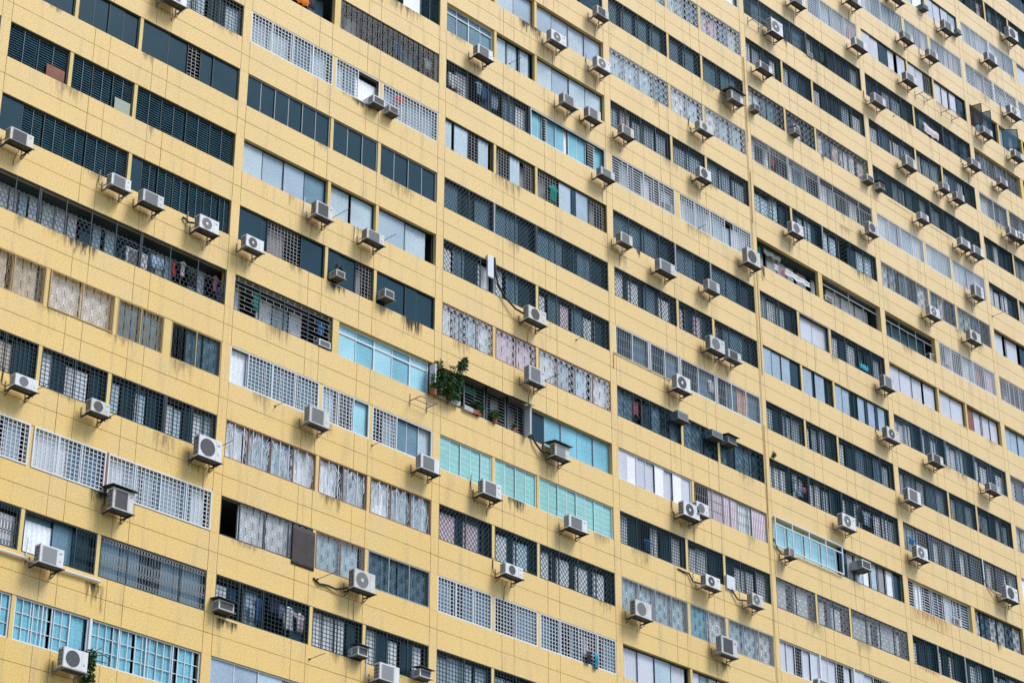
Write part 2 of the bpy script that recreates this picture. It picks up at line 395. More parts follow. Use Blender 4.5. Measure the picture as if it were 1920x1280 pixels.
# ------------------------------------------------------------------ mesh builder
class MB:
    def __init__(s): s.v = []; s.f = []; s.mi = []; s.mats = []
    def m(s, mt):
        if mt not in s.mats: s.mats.append(mt)
        return s.mats.index(mt)
    def add(s, vs, fs, mt):
        o = len(s.v); k = s.m(mt); s.v += vs
        for f in fs: s.f.append(tuple(o + i for i in f)); s.mi.append(k)
    def box(s, x0, x1, y0, y1, z0, z1, mt):
        if x1 <= x0 or z1 <= z0: return
        s.add([(x0,y0,z0),(x1,y0,z0),(x1,y1,z0),(x0,y1,z0),(x0,y0,z1),(x1,y0,z1),(x1,y1,z1),(x0,y1,z1)],
              [(0,1,5,4),(1,2,6,5),(2,3,7,6),(3,0,4,7),(4,5,6,7),(3,2,1,0)], mt)
    def bar(s, x0, z0, x1, z1, y, t, mt, d=None):      # flat bar in the window plane
        dx, dz = x1-x0, z1-z0; l = math.hypot(dx, dz)
        if l < 1e-5: return
        nx, nz = -dz/l*t/2, dx/l*t/2; d = d or t
        s.add([(x0-nx,y,z0-nz),(x1-nx,y,z1-nz),(x1+nx,y,z1+nz),(x0+nx,y,z0+nz),
               (x0-nx,y+d,z0-nz),(x1-nx,y+d,z1-nz),(x1+nx,y+d,z1+nz),(x0+nx,y+d,z0+nz)],
              [(0,1,2,3),(7,6,5,4),(1,0,4,5),(3,2,6,7)], mt)
    def tube(s, pts, r, mt, n=6):
        pts = [Vector(p) for p in pts]; rings = []
        for i, p in enumerate(pts):
            d = (pts[min(i+1, len(pts)-1)] - pts[max(i-1, 0)]).normalized()
            a = d.cross(Vector((0.13, .2, 1))).normalized(); b = d.cross(a)
            rings.append([tuple(p + r*(cos(2*pi*j/n)*a + sin(2*pi*j/n)*b)) for j in range(n)])
        vs = [v for rg in rings for v in rg]; fs = []
        for i in range(len(pts)-1):
            for j in range(n): fs.append((i*n+j, i*n+(j+1)%n, (i+1)*n+(j+1)%n, (i+1)*n+j))
        fs.append(tuple(range(n))[::-1]); fs.append(tuple((len(pts)-1)*n + j for j in range(n)))
        s.add(vs, fs, mt)
    def disc(s, x, y, z, r, mt, n=20, r0=0):
        if r0:
            vs = [(x+r*cos(2*pi*j/n), y, z+r*sin(2*pi*j/n)) for j in range(n)] + [(x+r0*cos(2*pi*j/n), y, z+r0*sin(2*pi*j/n)) for j in range(n)]
            s.add(vs, [(j, (j+1)%n, n+(j+1)%n, n+j) for j in range(n)], mt)
        else: s.add([(x+r*cos(2*pi*j/n), y, z+r*sin(2*pi*j/n)) for j in range(n)], [tuple(range(n))], mt)
    def build(s, name, parent=None, loc=None, smooth=False):
        me = bpy.data.meshes.new(name); me.from_pydata(s.v, [], s.f)
        for mt in s.mats: me.materials.append(mt)
        me.polygons.foreach_set('material_index', s.mi)
        if smooth: me.polygons.foreach_set('use_smooth', [True]*len(s.f))
        me.update()
        o = bpy.data.objects.new(name, me); COL.objects.link(o)
        if parent: o.parent = parent
        if loc: o.location = loc
        return o
def tag(o, label=None, cat=None, group=None, kind=None):
    if label: o['label'] = label
    if cat: o['category'] = cat
    if group: o['group'] = group
    if kind: o['kind'] = kind
    return o
def empty(name, loc=(0,0,0)):
    o = bpy.data.objects.new(name, None); COL.objects.link(o); o.location = loc; o.empty_display_size = .3; return o

mat('louvre_glass', (.05,.12,.16), .25, .5, coat=.5, var=.2); mat('badge_red', (.35,.05,.05), .5)
# ------------------------------------------------------------------ the building
B = empty('apartment_building')
tag(B, 'huge yellow apartment block with ribbon windows, pillars and grooved panels', 'building')
I0, I1, K0, K1 = -2, 8, -13, 19
PL, PR = -.035, .003
def zt(v): return ZO - H*v
SPL = [.333, .397, .58, .645]; G = .0115
core = MB(); clad = MB(); lin = MB()
HS = .245*H; HT = .255*H    # spandrel reaches .245 storeys above and .255 below its groove
CELLS = {}
for line in CELLTXT.strip().split('\n'):
    a = line.split('|'); i, k, t = a[0].split(); CELLS[(int(i), int(k))] = (t, a[1:])
for i in range(I0, I1+1):
    core.box((i+PL)*W, (i+PR)*W, .012, .30, 0, zt(K0)+2, M_GROOVE)
    if i < I1:
        for k in range(K0, K1+1):
            z = zt(k); core.box((i+PR)*W, (i+1+PL)*W, .012, .26, z-HT, z+HS, M_GROOVE)
    for k in range(K0, K1+1):
        z = zt(k); zt_, zb = z+HS, z-HT
        # pillar: one panel beside the spandrel (grooved both sides), one plain panel beside the windows
        for (za, zc) in ((zb, z-G), (z+G, zt_)):
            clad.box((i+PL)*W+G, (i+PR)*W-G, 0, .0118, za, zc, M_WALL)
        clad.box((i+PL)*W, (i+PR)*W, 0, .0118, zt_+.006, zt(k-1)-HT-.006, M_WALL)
        if i < I1:
            xs = [(i+PR)*W+G*.9] + [(i+s)*W for s in SPL] + [(i+1+PL)*W-G*.9]
            for a in range(5):
                xa = xs[a] + (G if a else 0); xb = xs[a+1] - (G if a < 4 else 0)
                # small random unevenness of the hand-laid panels
                for (za, zc) in ((zb, z-G), (z+G, zt_)):
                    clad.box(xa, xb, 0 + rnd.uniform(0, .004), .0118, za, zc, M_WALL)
            # painted soffit and sill under / over the spandrel, jambs are the pillar sides
            lin.box((i+PR)*W, (i+1+PL)*W, .0125, .255, zb-.004, zb-.0005, M_LIN)
            lin.box((i+PR)*W, (i+1+PL)*W, .0125, .255, zt_+.0005, zt_+.004, M_LIN)
    for k in range(K0, K1):
        za, zb = zt(k+1)+HS+.004, zt(k)-HT-.004
        lin.box((i+PR)*W+.0005, (i+PR)*W+.004, .0125, .295, za, zb, M_LIN)
        lin.box((i+PL)*W-.004, (i+PL)*W-.0005, .0125, .295, za, zb, M_LIN)
core.build('wall', B); clad.build('wall_panels', B)
# inner shell: a dark back wall, floor slabs and party walls
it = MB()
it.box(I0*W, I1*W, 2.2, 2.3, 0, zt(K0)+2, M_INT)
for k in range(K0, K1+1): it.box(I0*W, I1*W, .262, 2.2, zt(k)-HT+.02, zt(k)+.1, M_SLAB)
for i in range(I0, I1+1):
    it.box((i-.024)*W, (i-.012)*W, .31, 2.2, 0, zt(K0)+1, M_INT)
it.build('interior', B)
body = MB(); body.box(I0*W+.01, I1*W-.01, 2.31, 16, 0, zt(K0)+2.2, M_GROOVE); body.build('building_core', B)

# ------------------------------------------------------------------ grilles
def grille(mb, pat, x0, x1, z0, z1, y, mt, white):
    w, h = x1-x0, z1-z0
    t = .025 if white else .019
    if pat in 'fBsSDo': t *= .78
    def vb(p, t=t, a=z0, b=z1):
        n = max(1, round(w/p))
        for j in range(1, n): mb.bar(x0+w*j/n, a, x0+w*j/n, b, y, t, mt)
    def hb(p, t=t):
        n = max(1, round(h/p))
        for j in range(1, n): mb.bar(x0, z0+h*j/n, x1, z0+h*j/n, y+t, t, mt)
    def tile(p, segs, ph=None, tt=t):
        nx = max(1, round(w/p)); nz = max(1, round(h/(ph or p))); sx = w/nx; sz = h/nz
        for a in range(nx):
            for b in range(nz):
                fl = (a+b) % 2
                for (ax, az, bx, bz) in segs:
                    if fl: ax, bx = 1-ax, 1-bx
                    mb.bar(x0+(a+ax)*sx, z0+(b+az)*sz, x0+(a+bx)*sx, z0+(b+bz)*sz, y, tt, mt)
    def arc(cx, cz, rx, rz, a0, a1, n=6):
        return [(cx+rx*cos(a0+(a1-a0)*j/n), cz+rz*sin(a0+(a1-a0)*j/n), cx+rx*cos(a0+(a1-a0)*(j+1)/n), cz+rz*sin(a0+(a1-a0)*(j+1)/n)) for j in range(n)]
    if pat == 'q': vb(.175); hb(.168)
    elif pat == 'G': vb(.12); hb(.15)
    elif pat == 'Q':
        vb(.22); hb(.19); mb.bar(x0, z0+h*.72, x1, z0+h*.72, y, t*2, mt); vb(.11, a=z0+h*.72)
    elif pat == 'V':
        vb(.125); n = 3
        for j in range(1, n): mb.bar(x0, z0+h*j/n, x1, z0+h*j/n, y+t, t, mt)
    elif pat == 'v':
        vb(.30)
        for j in (1, 2): mb.bar(x0, z0+h*j/3, x1, z0+h*j/3, y+t, t, mt)
        n = max(1, round(w/1.2))
    elif pat == 'h':
        hb(.15, t*1.2); vb(.75)
    elif pat in 'xX':
        p = .20 if pat == 'x' else .15; sl = 1.25
        L = w + h/sl; n = int(L/p)+1
        for j in range(n+1):
            c = x0 - h/sl + j*p
            a0 = max(c, x0); a1 = min(c+h/sl, x1)
            if a1 > a0: mb.bar(a0, z0+(a0-c)*sl, a1, z0+(a1-c)*sl, y, t*.9, mt)
            if pat == 'x' and a1 > a0: mb.bar(a0, z1-(a0-c)*sl, a1, z1-(a1-c)*sl, y+t, t*.9, mt)
    elif pat == 'f': tile(.30, [(0,0,1,0),(0,0,0,1),(.2,.8,.8,.8),(.8,.8,.8,.25),(.8,.25,.35,.25),(.35,.25,.35,.55),(.35,.55,.6,.55),(.2,.8,.2,.1)])
    elif pat == 'B': tile(.34, [(0,0,1,0),(0,0,0,.5),(.5,.5,.5,1),(0,.5,1,.5)], .34)
    elif pat == 's':
        tile(.36, [(0,0,1,0),(0,0,0,1),(0,0,.5,.5),(1,0,.5,.5),(.5,.5,.5,1),(.5,.5,1,.9),(.5,.5,0,.9)] + arc(.5,.5,.25,.25,0,pi,5), tt=t*.85)
    elif pat == 'S': tile(.30, arc(.5,0,.5,.55,0,pi,6) + arc(.5,.45,.3,.45,0,pi,4), .26, tt=t*.9)
    elif pat == 'D': tile(.20, [(0,0,.5,1),(.5,1,1,0),(0,.5,.5,.1),(.5,.1,1,.9)], .2, tt=t*.9)
    elif pat == 'o':
        vb(.12, t*.6)
        for zc, rz in ((.08,.07),(.5,.14),(.92,.06),(.34,.05)):
            n = round(w/.12)
            for j in range(n):
                for s_ in arc(x0+(j+.5)*w/n, z0+zc*h, .045, rz*h, 0, 2*pi, 8): mb.bar(*s_, y-.01, t*.9, mt)
    elif pat == 'e':
        zt2 = z0 + h*.62; r = .115; dx = r*1.732; dz = r*1.5; row = 0; z = z0
        while z < zt2:
            x = x0 + (dx/2 if row % 2 else 0)
            while x < x1-dx/2:
                P = [(x+dx/2*sx_, z+sz_*r) for sx_, sz_ in ((0,-1),(1,-.5),(1,.5),(0,1))]
                for a in range(3): mb.bar(P[a][0], max(P[a][1], z0), P[a+1][0], max(P[a+1][1], z0), y, t, mt)
                x += dx
            z += dz; row += 1
        mb.bar(x0, zt2, x1, zt2, y, .03, mt)
    elif pat == 'N':
        R = random.Random(int(x0*100)); vb(.45)
        for j in range(int(w*16)):
            x = x0 + R.random()*w; z = z1 - R.random()*.25*h; tx = x
            for q in range(5):
                nx_ = min(max(tx + R.uniform(-.12, .12), x0), x1); nz_ = z - R.uniform(.1, .35)
                if nz_ < z0: nz_ = z0
                mb.bar(tx, z, nx_, nz_, y+.05, .014, mt); tx, z = nx_, nz_
                if z <= z0: break
        for j in range(int(w*2.2)):                       # swags gathered at the top
            xc = x0 + R.random()*w
            for q in range(5):
                xe = min(max(xc + R.uniform(-.5, .5), x0), x1); mb.bar(xc, z1-.03, xe, z1-R.uniform(.3, .9), y+.03, .014, mt)

WINNAME = {'q':'square_grille_window','Q':'square_grille_window','G':'dense_grille_window','x':'diamond_grille_window','X':'diamond_grille_window','V':'barred_window','v':'barred_window','h':'barred_window',
 'f':'fret_grille_window','B':'fret_grille_window','s':'scroll_grille_window','S':'scroll_grille_window','D':'scroll_grille_window','o':'oval_grille_window','e':'balcony_opening','N':'netted_window'}
LASTM = MATS
DEPTH = {'A': (.07, .10), 'B': (.025, .21), 'C': (.17, .20), 'D': (.04, .75), 'P': (-.14, .20), 'E': (-.02, .17), 'F': (.02, .15)}
STD = {0: ((.003,.281),(.294,.525),(.539,.965)), 1: ((.003,.409),(.424,.651),(.666,.965)), 'z': ((.003,.245),(.259,.515),(.530,.965))}
PST = []
def parse_panels(s):
    out = []; j = 0
    while j < len(s):
        c = s[j]; j += 1; n = ''
        while j < len(s) and s[j].isdigit(): n += s[j]; j += 1
        out.append((c, float(n) if n else 0))
    if not any(w for _, w in out): return [(c, 1.0) for c, _ in out]
    return [(c, w or 1.0) for c, w in out]
def fabric(mb, x0, x1, y, z0, z1, mt, R, amp=.011, wl=.21):
    n = max(4, int((x1-x0)/wl*5)); ph = R.random()*6; vs = []; fs = []
    for j in range(n+1):
        x = x0 + (x1-x0)*j/n; yy = y + amp*sin((x-x0)/wl*2*pi + ph + .8*sin(x*3.1+ph))
        vs += [(x, yy, z0), (x, yy*1, z1)]
    for j in range(n): fs.append((2*j, 2*j+2, 2*j+3, 2*j+1))
    mb.add(vs, fs, mt)

for (i, k), (typ0, segs) in CELLS.items():
    std = STD['z'] if i == 0 else STD[i % 2]
    z0, z1 = zt(k+1)+HS+.005, zt(k)-HT-.005
    u0 = .003
    for n, sg in enumerate(segs):
        R = random.Random(i*1000 + k*37 + n*5 + 11)
        pos, pan, fr, gr = sg.split(':')[:4]
        typ = sg.split(':')[4] if sg.count(':') > 3 else typ0
        yf, yg = DEPTH[typ]
        post = 'y'; pw = .0135
        e = std[n][1] if n < len(std) else .965
        if n == len(segs)-1: e = .965
        if pos:
            num = pos[1:].rstrip('nrgdwbuyY'); e = float(num); post = pos[1:][len(num):] or 'y'
        if post == 'Y': pw = .03; post = 'y'
        x0, x1 = (i+u0)*W + .006, (i+e)*W - .006
        last = n == len(segs)-1
        if not last:
            px0, px1 = (i+e)*W, (i+e+pw)*W
            if post == 'y': lin.box(px0, px1, .02, max(.26, 0), z0, z1, M_LIN)
            elif post != 'n':
                px1 = (i+e+.0075)*W; pw = .0075
                PST.append((px0, px1, min(yf, .02)-.02, .2, z0, z1, FR[post]))
            else: pw = .001
            u0 = e + pw
        fm = FR[fr]; pat = gr[0] if gr not in ('-', 't', 'T') else None
        white = len(gr) > 1 and gr[1] == 'w'
        has_g = pat is not None
        sub = typ in 'BDEFP' and has_g
        kind = WINNAME.get(pat, 'sliding_window')
        if gr in ('t', 'T'): kind = 'casement_window'
        if 'j' in pan: kind = 'louvre_window'
        if typ == 'D' and not has_g: kind = 'balcony_opening'
        f = MB()
        for ps in PST: f.box(*ps)
        PST.clear()
        fy = yf if typ != 'D' or has_g else .2
        fw = {'w': .055, 'g': .05}.get(fr, .045) + (.02 if gr == 'T' else 0)
        fd = .05
        # outer frame
        f.box(x0, x1, fy-.005, fy+fd, z0, z0+fw, fm); f.box(x0, x1, fy-.005, fy+fd, z1-fw, z1, fm)
        f.box(x0, x0+fw, fy-.004, fy+fd-.002, z0+fw, z1-fw, fm); f.box(x1-fw, x1, fy-.004, fy+fd-.002, z0+fw, z1-fw, fm)
        if typ == 'P':      # cage standing proud: side returns
            for zz in (z0, z1-.05): f.box(x0, x0+.03, fy+fd, .012, zz, zz+.04, fm); f.box(x1-.03, x1, fy+fd, .012, zz, zz+.04, fm)
            nn = 8
            for q in range(nn+1):
                zz = z0 + (z1-z0-.03)*q/nn
                f.box(x0+.002, x0+.022, fy+.05, .01, zz, zz+.018, fm)
        if typ in 'BP' and has_g or typ == 'B':
            Dm = FR['D']
            yl = .262 if typ != 'P' else .262
            f.box(x0, x1, .055+max(0, yf), yg, z1+.001, z1+.004, Dm)
            f.box(x1+.001, x1+.004, .055+max(0, yf), yg, z0, z1, Dm)
            f.box(x0-.004, x0-.001, .055+max(0, yf), yg, z0, z1, Dm)
        pl = parse_panels(pan); tot = sum(w for _, w in pl)
        P = MB(); x = x0 + fw*.6; span = (x1-x0) - fw*1.2; excl = []; nk = 0
        fabr = MB(); fabs = []
        for q, (c, wgt) in enumerate(pl):
            xa, xb = x, x + span*wgt/tot; x = xb
            lc = c.lower() if c != 'W' else 'w'
            if c.isupper(): excl.append((xa, xb))
            yy = yg + (.02 if q % 2 else 0)
            # sash stile between panels
            if q:
                st = .032 if typ in 'AC' else .028
                sy = yy-.03
                sm = fm if typ in 'AC' or fr == 'w' or R.random() < .3 else FR['g' if R.random() < .35 else 'd']
                f.box(xa-st/2, xa+st/2, sy, sy+.025, z0+.01, z1-.01, sm)
            if lc == 'o': continue
            if lc in 'zh':
                g_ = FR['g'] if lc == 'z' else FR['w']
                gz = MB(); grille(gz, 'q' if lc == 'z' else 'h', xa+.02, xb-.02, z0+.03, z1-.03, yf+.04, g_, False); fabs.append((gz, 'grille'))
                if lc == 'z' and R.random() < .6: fabric(fabr, xa+.05, xa+(xb-xa)*.6, yg+.3, z0, z1-.1, gmat('x'), R); fabs.append((fabr, 'curtain')); fabr = MB()
                continue
            if lc == 'j':
                P.box(xa+.02, xb-.02, yy+.10, yy+.11, z0+.02, z1-.02, gmat('k'))
                nb = int((z1-z0)/.105)
                for b_ in range(nb):
                    zz = z0+.04 + b_*(z1-z0-.06)/nb
                    P.add([(xa+.03,yy+.005,zz),(xb-.03,yy+.005,zz),(xb-.03,yy+.055,zz+.085),(xa+.03,yy+.055,zz+.085)], [(0,1,2,3)], MATS['louvre_glass'])
                P.box((xa+xb)/2-.01, (xa+xb)/2+.01, yy-.02, yy, z0, z1, FR['u']); continue
            if white and lc == 'l' and typ in 'BEF' and q % 3: lc = 'a'
            if typ in 'BP' and pat and pat in 'qGQ' and ((lc == 'm' and R.random() < .65) or (lc == 'k' and R.random() < .25)): lc = 'a'
            if lc == 'b' and typ in 'AC': lc = R.choice('aag')
            gm = gmat(lc)
            isfab = (lc in 'lbpnwesxa' and typ in 'BDFEP') or (typ in 'AC' and (lc in 'abvl' and R.random() < .6 or lc == 'c' and i == 0))
            if isfab:
                dz = R.choice([.05, .12, .2, .26]) if typ in 'BP' else R.choice([0, .03]); drop = R.choice([0, 0, 0, .12]) if R.random() < .5 else 0
                xe = xb - (.0 if R.random() < .6 else (xb-xa)*R.uniform(.08, .25))
                fabric(fabr, xa+.01, xe, yy+.04, z0+drop, z1-dz, gm, R); fabs.append((fabr, 'curtain')); fabr = MB()
                if R.random() < .35: P.box(xa+.01, xb-.01, yy+.1, yy+.11, z0, z1, gmat('m'))
            else:
                tl_ = 0 if R.random() < .7 else R.uniform(-.012, .012)     # sash slightly off plumb in its track
                P.add([(xa,yy,z0),(xb,yy+tl_,z0),(xb,yy+tl_,z1),(xa,yy,z1)], [(0,1,2,3)], gm)
                if lc in 'ct' and typ in 'AC':      # glazing bars inside the tinted panes
                    for q_ in range(1, 6 if lc == 't' else 8): zz = z0+(z1-z0)*q_/(6 if lc == 't' else 8); P.box(xa+.03, xb-.03, yy-.004, yy-.001, zz-.007, zz+.007, gmat('i' if lc == 'c' else 'l'))
                    if lc == 'c':
                        for q_ in (1, 2): xx = xa+(xb-xa)*q_/3; P.box(xx-.006, xx+.006, yy-.006, yy-.0045, z0+.03, z1-.03, gmat('i'))
        if gr in ('t', 'T'):
            zz = z0 + (z1-z0)*.74
            f.box(x0+fw, x1-fw, fy-.006, fy+fd-.004, zz-fw*.45, zz+fw*.45, fm)
            x = x0 + fw*.6
            for q, (c, wgt) in enumerate(pl[:-1]):
                x += span*wgt/tot; ww = fw*.42 if q % 2 == 0 else fw*.8
                if gr == 'T' or q % 2: f.box(x-ww/2, x+ww/2, fy-.003, fy+fd-.005, z0+fw, z1-fw, fm)
                else: f.box(x-ww/2, x+ww/2, fy-.003, fy+fd-.005, z0+fw, zz-fw*.45, fm)
        fo = f.build(kind, B)
        if P.f: P.build('glazing', fo)
        for fb, nm_ in fabs:
            if fb.f: fb.build(nm_, fo)
        if has_g:
            gmt = FR[{'w':'w','d':'d','g':'g','u':'u','y':'y'}[gr[1]]]
            g = MB(); rs = [(x0+fw*.5, x1-fw*.5)]
            for (ea, eb) in excl:
                nr = []
                for a, b in rs:
                    if eb <= a or ea >= b: nr.append((a, b)); continue
                    if ea - a > .12: nr.append((a, ea))
                    if b - eb > .12: nr.append((eb, b))
                rs = nr
            for a, b in rs:
                zb = z0+fw*.5; grille(g, pat, a, b, zb, z1-fw*.5, fy+.01, gmt, white)
                # stiffening posts of the ironwork
                ns = max(1, round((b-a)/(1.05 if white else 1.2)))
                for q in range(0 if a > x0+.2 else 1, ns+1 if b < x1-.2 else ns):
                    xx = a + (b-a)*q/ns; g.box(xx-.02, xx+.02, fy-.006, fy+.035, z0+fw, z1-fw, fm)
            g.build('grille', fo)
lin.build('recess_lining', B)
# ------------------------------------------------------------------ air conditioners
mat('ac_grille_light', (.30,.31,.32), .6)
def cbox(mb, x0, x1, y0, y1, z0, z1, c, mt):
    # box with chamfered front edges (front = y0)
    vs = [(x0+c,y0,z0+c),(x1-c,y0,z0+c),(x1-c,y0,z1-c),(x0+c,y0,z1-c),(x0,y0+c,z0),(x1,y0+c,z0),(x1,y0+c,z1),(x0,y0+c,z1),
          (x0,y1,z0),(x1,y1,z0),(x1,y1,z1),(x0,y1,z1)]
    mb.add(vs, [(0,1,2,3),(4,5,1,0),(5,6,2,1),(6,7,3,2),(7,4,0,3),(8,9,5,4),(9,10,6,5),(10,11,7,6),(11,8,4,7),(11,10,9,8)], mt)
KMIN = {-1: 0, 0: 1, 1: -1, 2: -3, 3: -5, 4: -6, 5: -8, 6: -10, 7: -10}
ORD = ['zeroth','first','second','third','fourth','fifth','sixth','seventh','eighth','ninth','tenth','eleventh','twelfth','thirteenth','fourteenth','fifteenth','sixteenth','seventeenth']
KW = {'square_grille_window':'grid-barred','dense_grille_window':'close-barred','diamond_grille_window':'diamond-barred','barred_window':'upright-barred','fret_grille_window':'fret-barred',
 'scroll_grille_window':'scroll-barred','oval_grille_window':'oval-barred','balcony_opening':'open balcony','netted_window':'netted','sliding_window':'sliding','casement_window':'framed','louvre_window':'louvred'}
def cell_desc(i, k, x):
    c = CELLS.get((i, k))
    if not c: return 'plain'
    u = x/W - i; std = STD['z'] if i == 0 else STD[i % 2]
    for n, sg in enumerate(c[1]):
        pos, pan, fr, gr = sg.split(':')[:4]; e = std[n][1] if n < 3 else .965
        if pos: e = float(pos[1:].rstrip('nrgdwbuyY'))
        if u < e or n == len(c[1])-1:
            kind = WINNAME.get(gr[0], 'sliding_window')
            if gr in ('t', 'T'): kind = 'casement_window'
            if 'j' in pan: kind = 'louvre_window'
            col = {'w':'white','d':'dark','g':'grey','u':'blue','y':'ochre','r':'brown'}[gr[1] if len(gr) > 1 else fr]
            if gr == '-' :
                m_ = max(set(pan.lower()), key=pan.lower().count)
                col = {'k':'dark','m':'grey','l':'pale','v':'pale','c':'cyan','t':'green','b':'pale blue','i':'ice blue','w':'white','j':'dark','z':'dark','p':'pink'}.get(m_, 'dark')
            return col + ' ' + KW[kind]
ACS = []
for line in ACTXT.strip().split('\n'):
    a = line.split(); ACS.append([float(a[0]), float(a[1]), float(a[2]), float(a[3]), a[4]])
info = []
for (x, z, w, h, t) in ACS:
    u = (x+w/2)/W; v = -z/H; i = math.floor(u)
    row = math.floor(v) if t[0] in 'WI' else round(v)-1
    info.append((i, row))
from collections import defaultdict
grp = defaultdict(list)
for n, c in enumerate(info): grp[c].append(n)
for n, (x, z, w, h, t) in enumerate(ACS):
    R = random.Random(n*13+5)
    i, row = info[n]; Z = ZO + z; kd = t[0]; op = t[1:]
    w = min(max(w, .4), 1.1)
    mates = sorted(grp[(i, row)], key=lambda q: ACS[q][0])
    side = ''
    if len(mates) == 2: side = ('left ', 'right ')[mates.index(n)]
    elif len(mates) == 3: side = ('leftmost ', 'middle ', 'rightmost ')[mates.index(n)]
    elif len(mates) > 3: side = ('leftmost ', 'second ', 'third ', 'fourth ', 'fifth ')[mates.index(n)]
    face = {'F': 'round-fan condenser', 'S': 'square-grille condenser', 'W': 'box air conditioner', 'I': 'balcony condenser'}[kd]
    hood = ' with hood' if 'h' in op else (' with black wrap' if 'b' in op else '')
    rel = 'under' if kd in 'SF' else 'in'
    lab = '%s%s%s %s %s windows, %s row down, %s bay from left' % (side, face, hood, rel, cell_desc(i, row, x), ORD[max(0, row-KMIN[i]+1)], ORD[i+1])
    if len(lab.split()) > 16: lab = lab.replace(' windows,', ' glazing,').replace(' bay from left', ' bay').replace(' row down', ' row')
    M = R.choice(M_AC)
    if kd == 'F': M = R.choice([M_AC[0], M_AC[0], M_AC[2]])
    if 'u' in op or (kd == 'W' and 36 < x < 40): M = M_BLUEAC
    if 'd' in op: M = M_AC[1]
    name = 'air_conditioner'
    if kd in 'SF':
        r = empty(name, (x, 0, Z)); yf, yb = -.62, -.31
        tag(r, lab, 'air conditioner', 'air conditioner units hung on the facade')
        if h < .44: h = .44
        c = MB(); cbox(c, 0, w, yf, yb, .012, h, .012, M)
        # coil guard on the left side, seam of the service cover on the right, underside tray
        c.box(-.004, -.001, yf+.04, yb-.02, .07, h-.06, M_ACD if R.random() < .55 else M_ACM)
        for q in range(5):
            zz = .07 + (h-.13)*q/4; c.box(-.010, -.0045, yf+.04, yb-.02, zz-.006, zz+.006, M)
        for q in range(4):
            yy = yf+.04+(yb-yf-.06)*q/3; c.box(-.0095, -.0045, yy-.006, yy+.006, .071, h-.061, M)
        c.box(.01, w-.01, yf+.015, yb-.005, 0, .011, M_UNDER)
        c.box(w*.74, w*.745, yf-.002, yf+.001, .03, h-.03, M_ACM)
        if R.random() < .5: c.box(w*.80, w*.92, yf-.003, yf-.0005, h*.72, h*.78, MATS['badge_red'] if R.random() < .3 else M_ACM)
        if R.random() < .5: c.box(w*.82, w*.90, yf-.012, yf-.0005, h*.30, h*.42, M_AC[1])
        c.build('casing', r)
        g = MB()
        if kd == 'F':
            rr = min(.41*h, .33*w); cx, cz = w*.38, h*.5
            g.disc(cx, yf-.003, cz, rr, M_ACD if R.random() < .5 else M_ACM, 24)
            for q in range(1, 6): g.disc(cx, yf-.006, cz, rr*q/5.0, M_ACM if q < 5 else M, 24, rr*q/5.0-.007)
            for q in range(8):
                a = q*pi/4; g.bar(cx+.2*rr*cos(a), cz+.2*rr*sin(a), cx+rr*cos(a), cz+rr*sin(a), yf-.008, .007, M_ACM)
            if R.random() < .7: g.disc(cx, yf-.012, cz, rr*.24, M, 14)
        else:
            dk = M_ACM if R.random() < .65 else (M_ACD if R.random() < .6 else MATS['ac_grille_light'])
            gx0, gx1, gz0, gz1 = w*.10, w*.70, h*.10, h*.90
            g.box(gx0, gx1, yf-.003, yf-.0005, gz0, gz1, dk)
            nl = int((gz1-gz0)/.045)
            for q in range(nl+1): g.box(gx0, gx1, yf-.010, yf-.004, gz0+(gz1-gz0)*q/nl-.0035, gz0+(gz1-gz0)*q/nl+.0035, MATS['ac_grille_light'] if dk is not M_ACD else M_ACM)
            for q in (0, 4): g.box(gx0+(gx1-gx0)*q/4-.006, gx0+(gx1-gx0)*q/4+.006, yf-.011, yf-.0035, gz0, gz1, M)
        g.build('fan_grille', r)
        b = MB(); I = M_IRONG if R.random() < .3 else M_IRON; xl, xr = .02, w-.06
        for xx in (xl, xr):
            b.box(xx, xx+.045, yf-.05, -.03, -.055, -.006, I)              # arm
            b.box(xx, xx+.035, -.03, .001, -.16 if xx == xr else -.05, .34, M_IRONG)     # wall plate
            vs = [(xx+.005,-.36,-.045),(xx+.03,-.36,-.045),(xx+.03,-.03,-.20),(xx+.005,-.03,-.20),(xx+.005,-.33,-.045),(xx+.03,-.33,-.045),(xx+.03,-.03,-.17),(xx+.005,-.03,-.17)]
            if xx == xr or R.random() < .4: b.add(vs, [(0,1,2,3),(7,6,5,4),(0,3,7,4),(1,5,6,2)], I)
        b.box(xl-.04, xr+.11, yf-.055, yf-.02, -.040, -.008, I); b.box(xl-.04, xr+.11, yb-.02, yb+.01, -.040, -.008, I)
        b.build('bracket', r)
        if R.random() < .6:
            hz_ = MB(); hm = R.choice([M_HOSE, M_HOSE, M_IRONG, FR['w']]); xx = w*.9 if R.random() < .5 else .03; sg = 1 if xx > .1 else -1
            hz_.tube([(xx, yb+.01, h*.3), (xx+sg*.10, -.2, h*.12), (xx+sg*.18, -.08, h*.3), (xx+sg*.16, -.03, h*.8), (xx+sg*.13, -.02, h+.3)], .02, hm, 6); hz_.build('hose', r)
        if R.random() < .45:
            hz_ = MB(); xx = w*R.uniform(.5, .8); L_ = R.uniform(.3, 1.3)
            hz_.tube([(xx, yf+.2, 0), (xx+.02, -.12, -.12), (xx+.01, -.02, -.3), (xx+R.uniform(-.03,.03), -.015, -L_)], .010, R.choice([M_HOSE, M_IRONG]), 5); hz_.build('drain_hose', r)
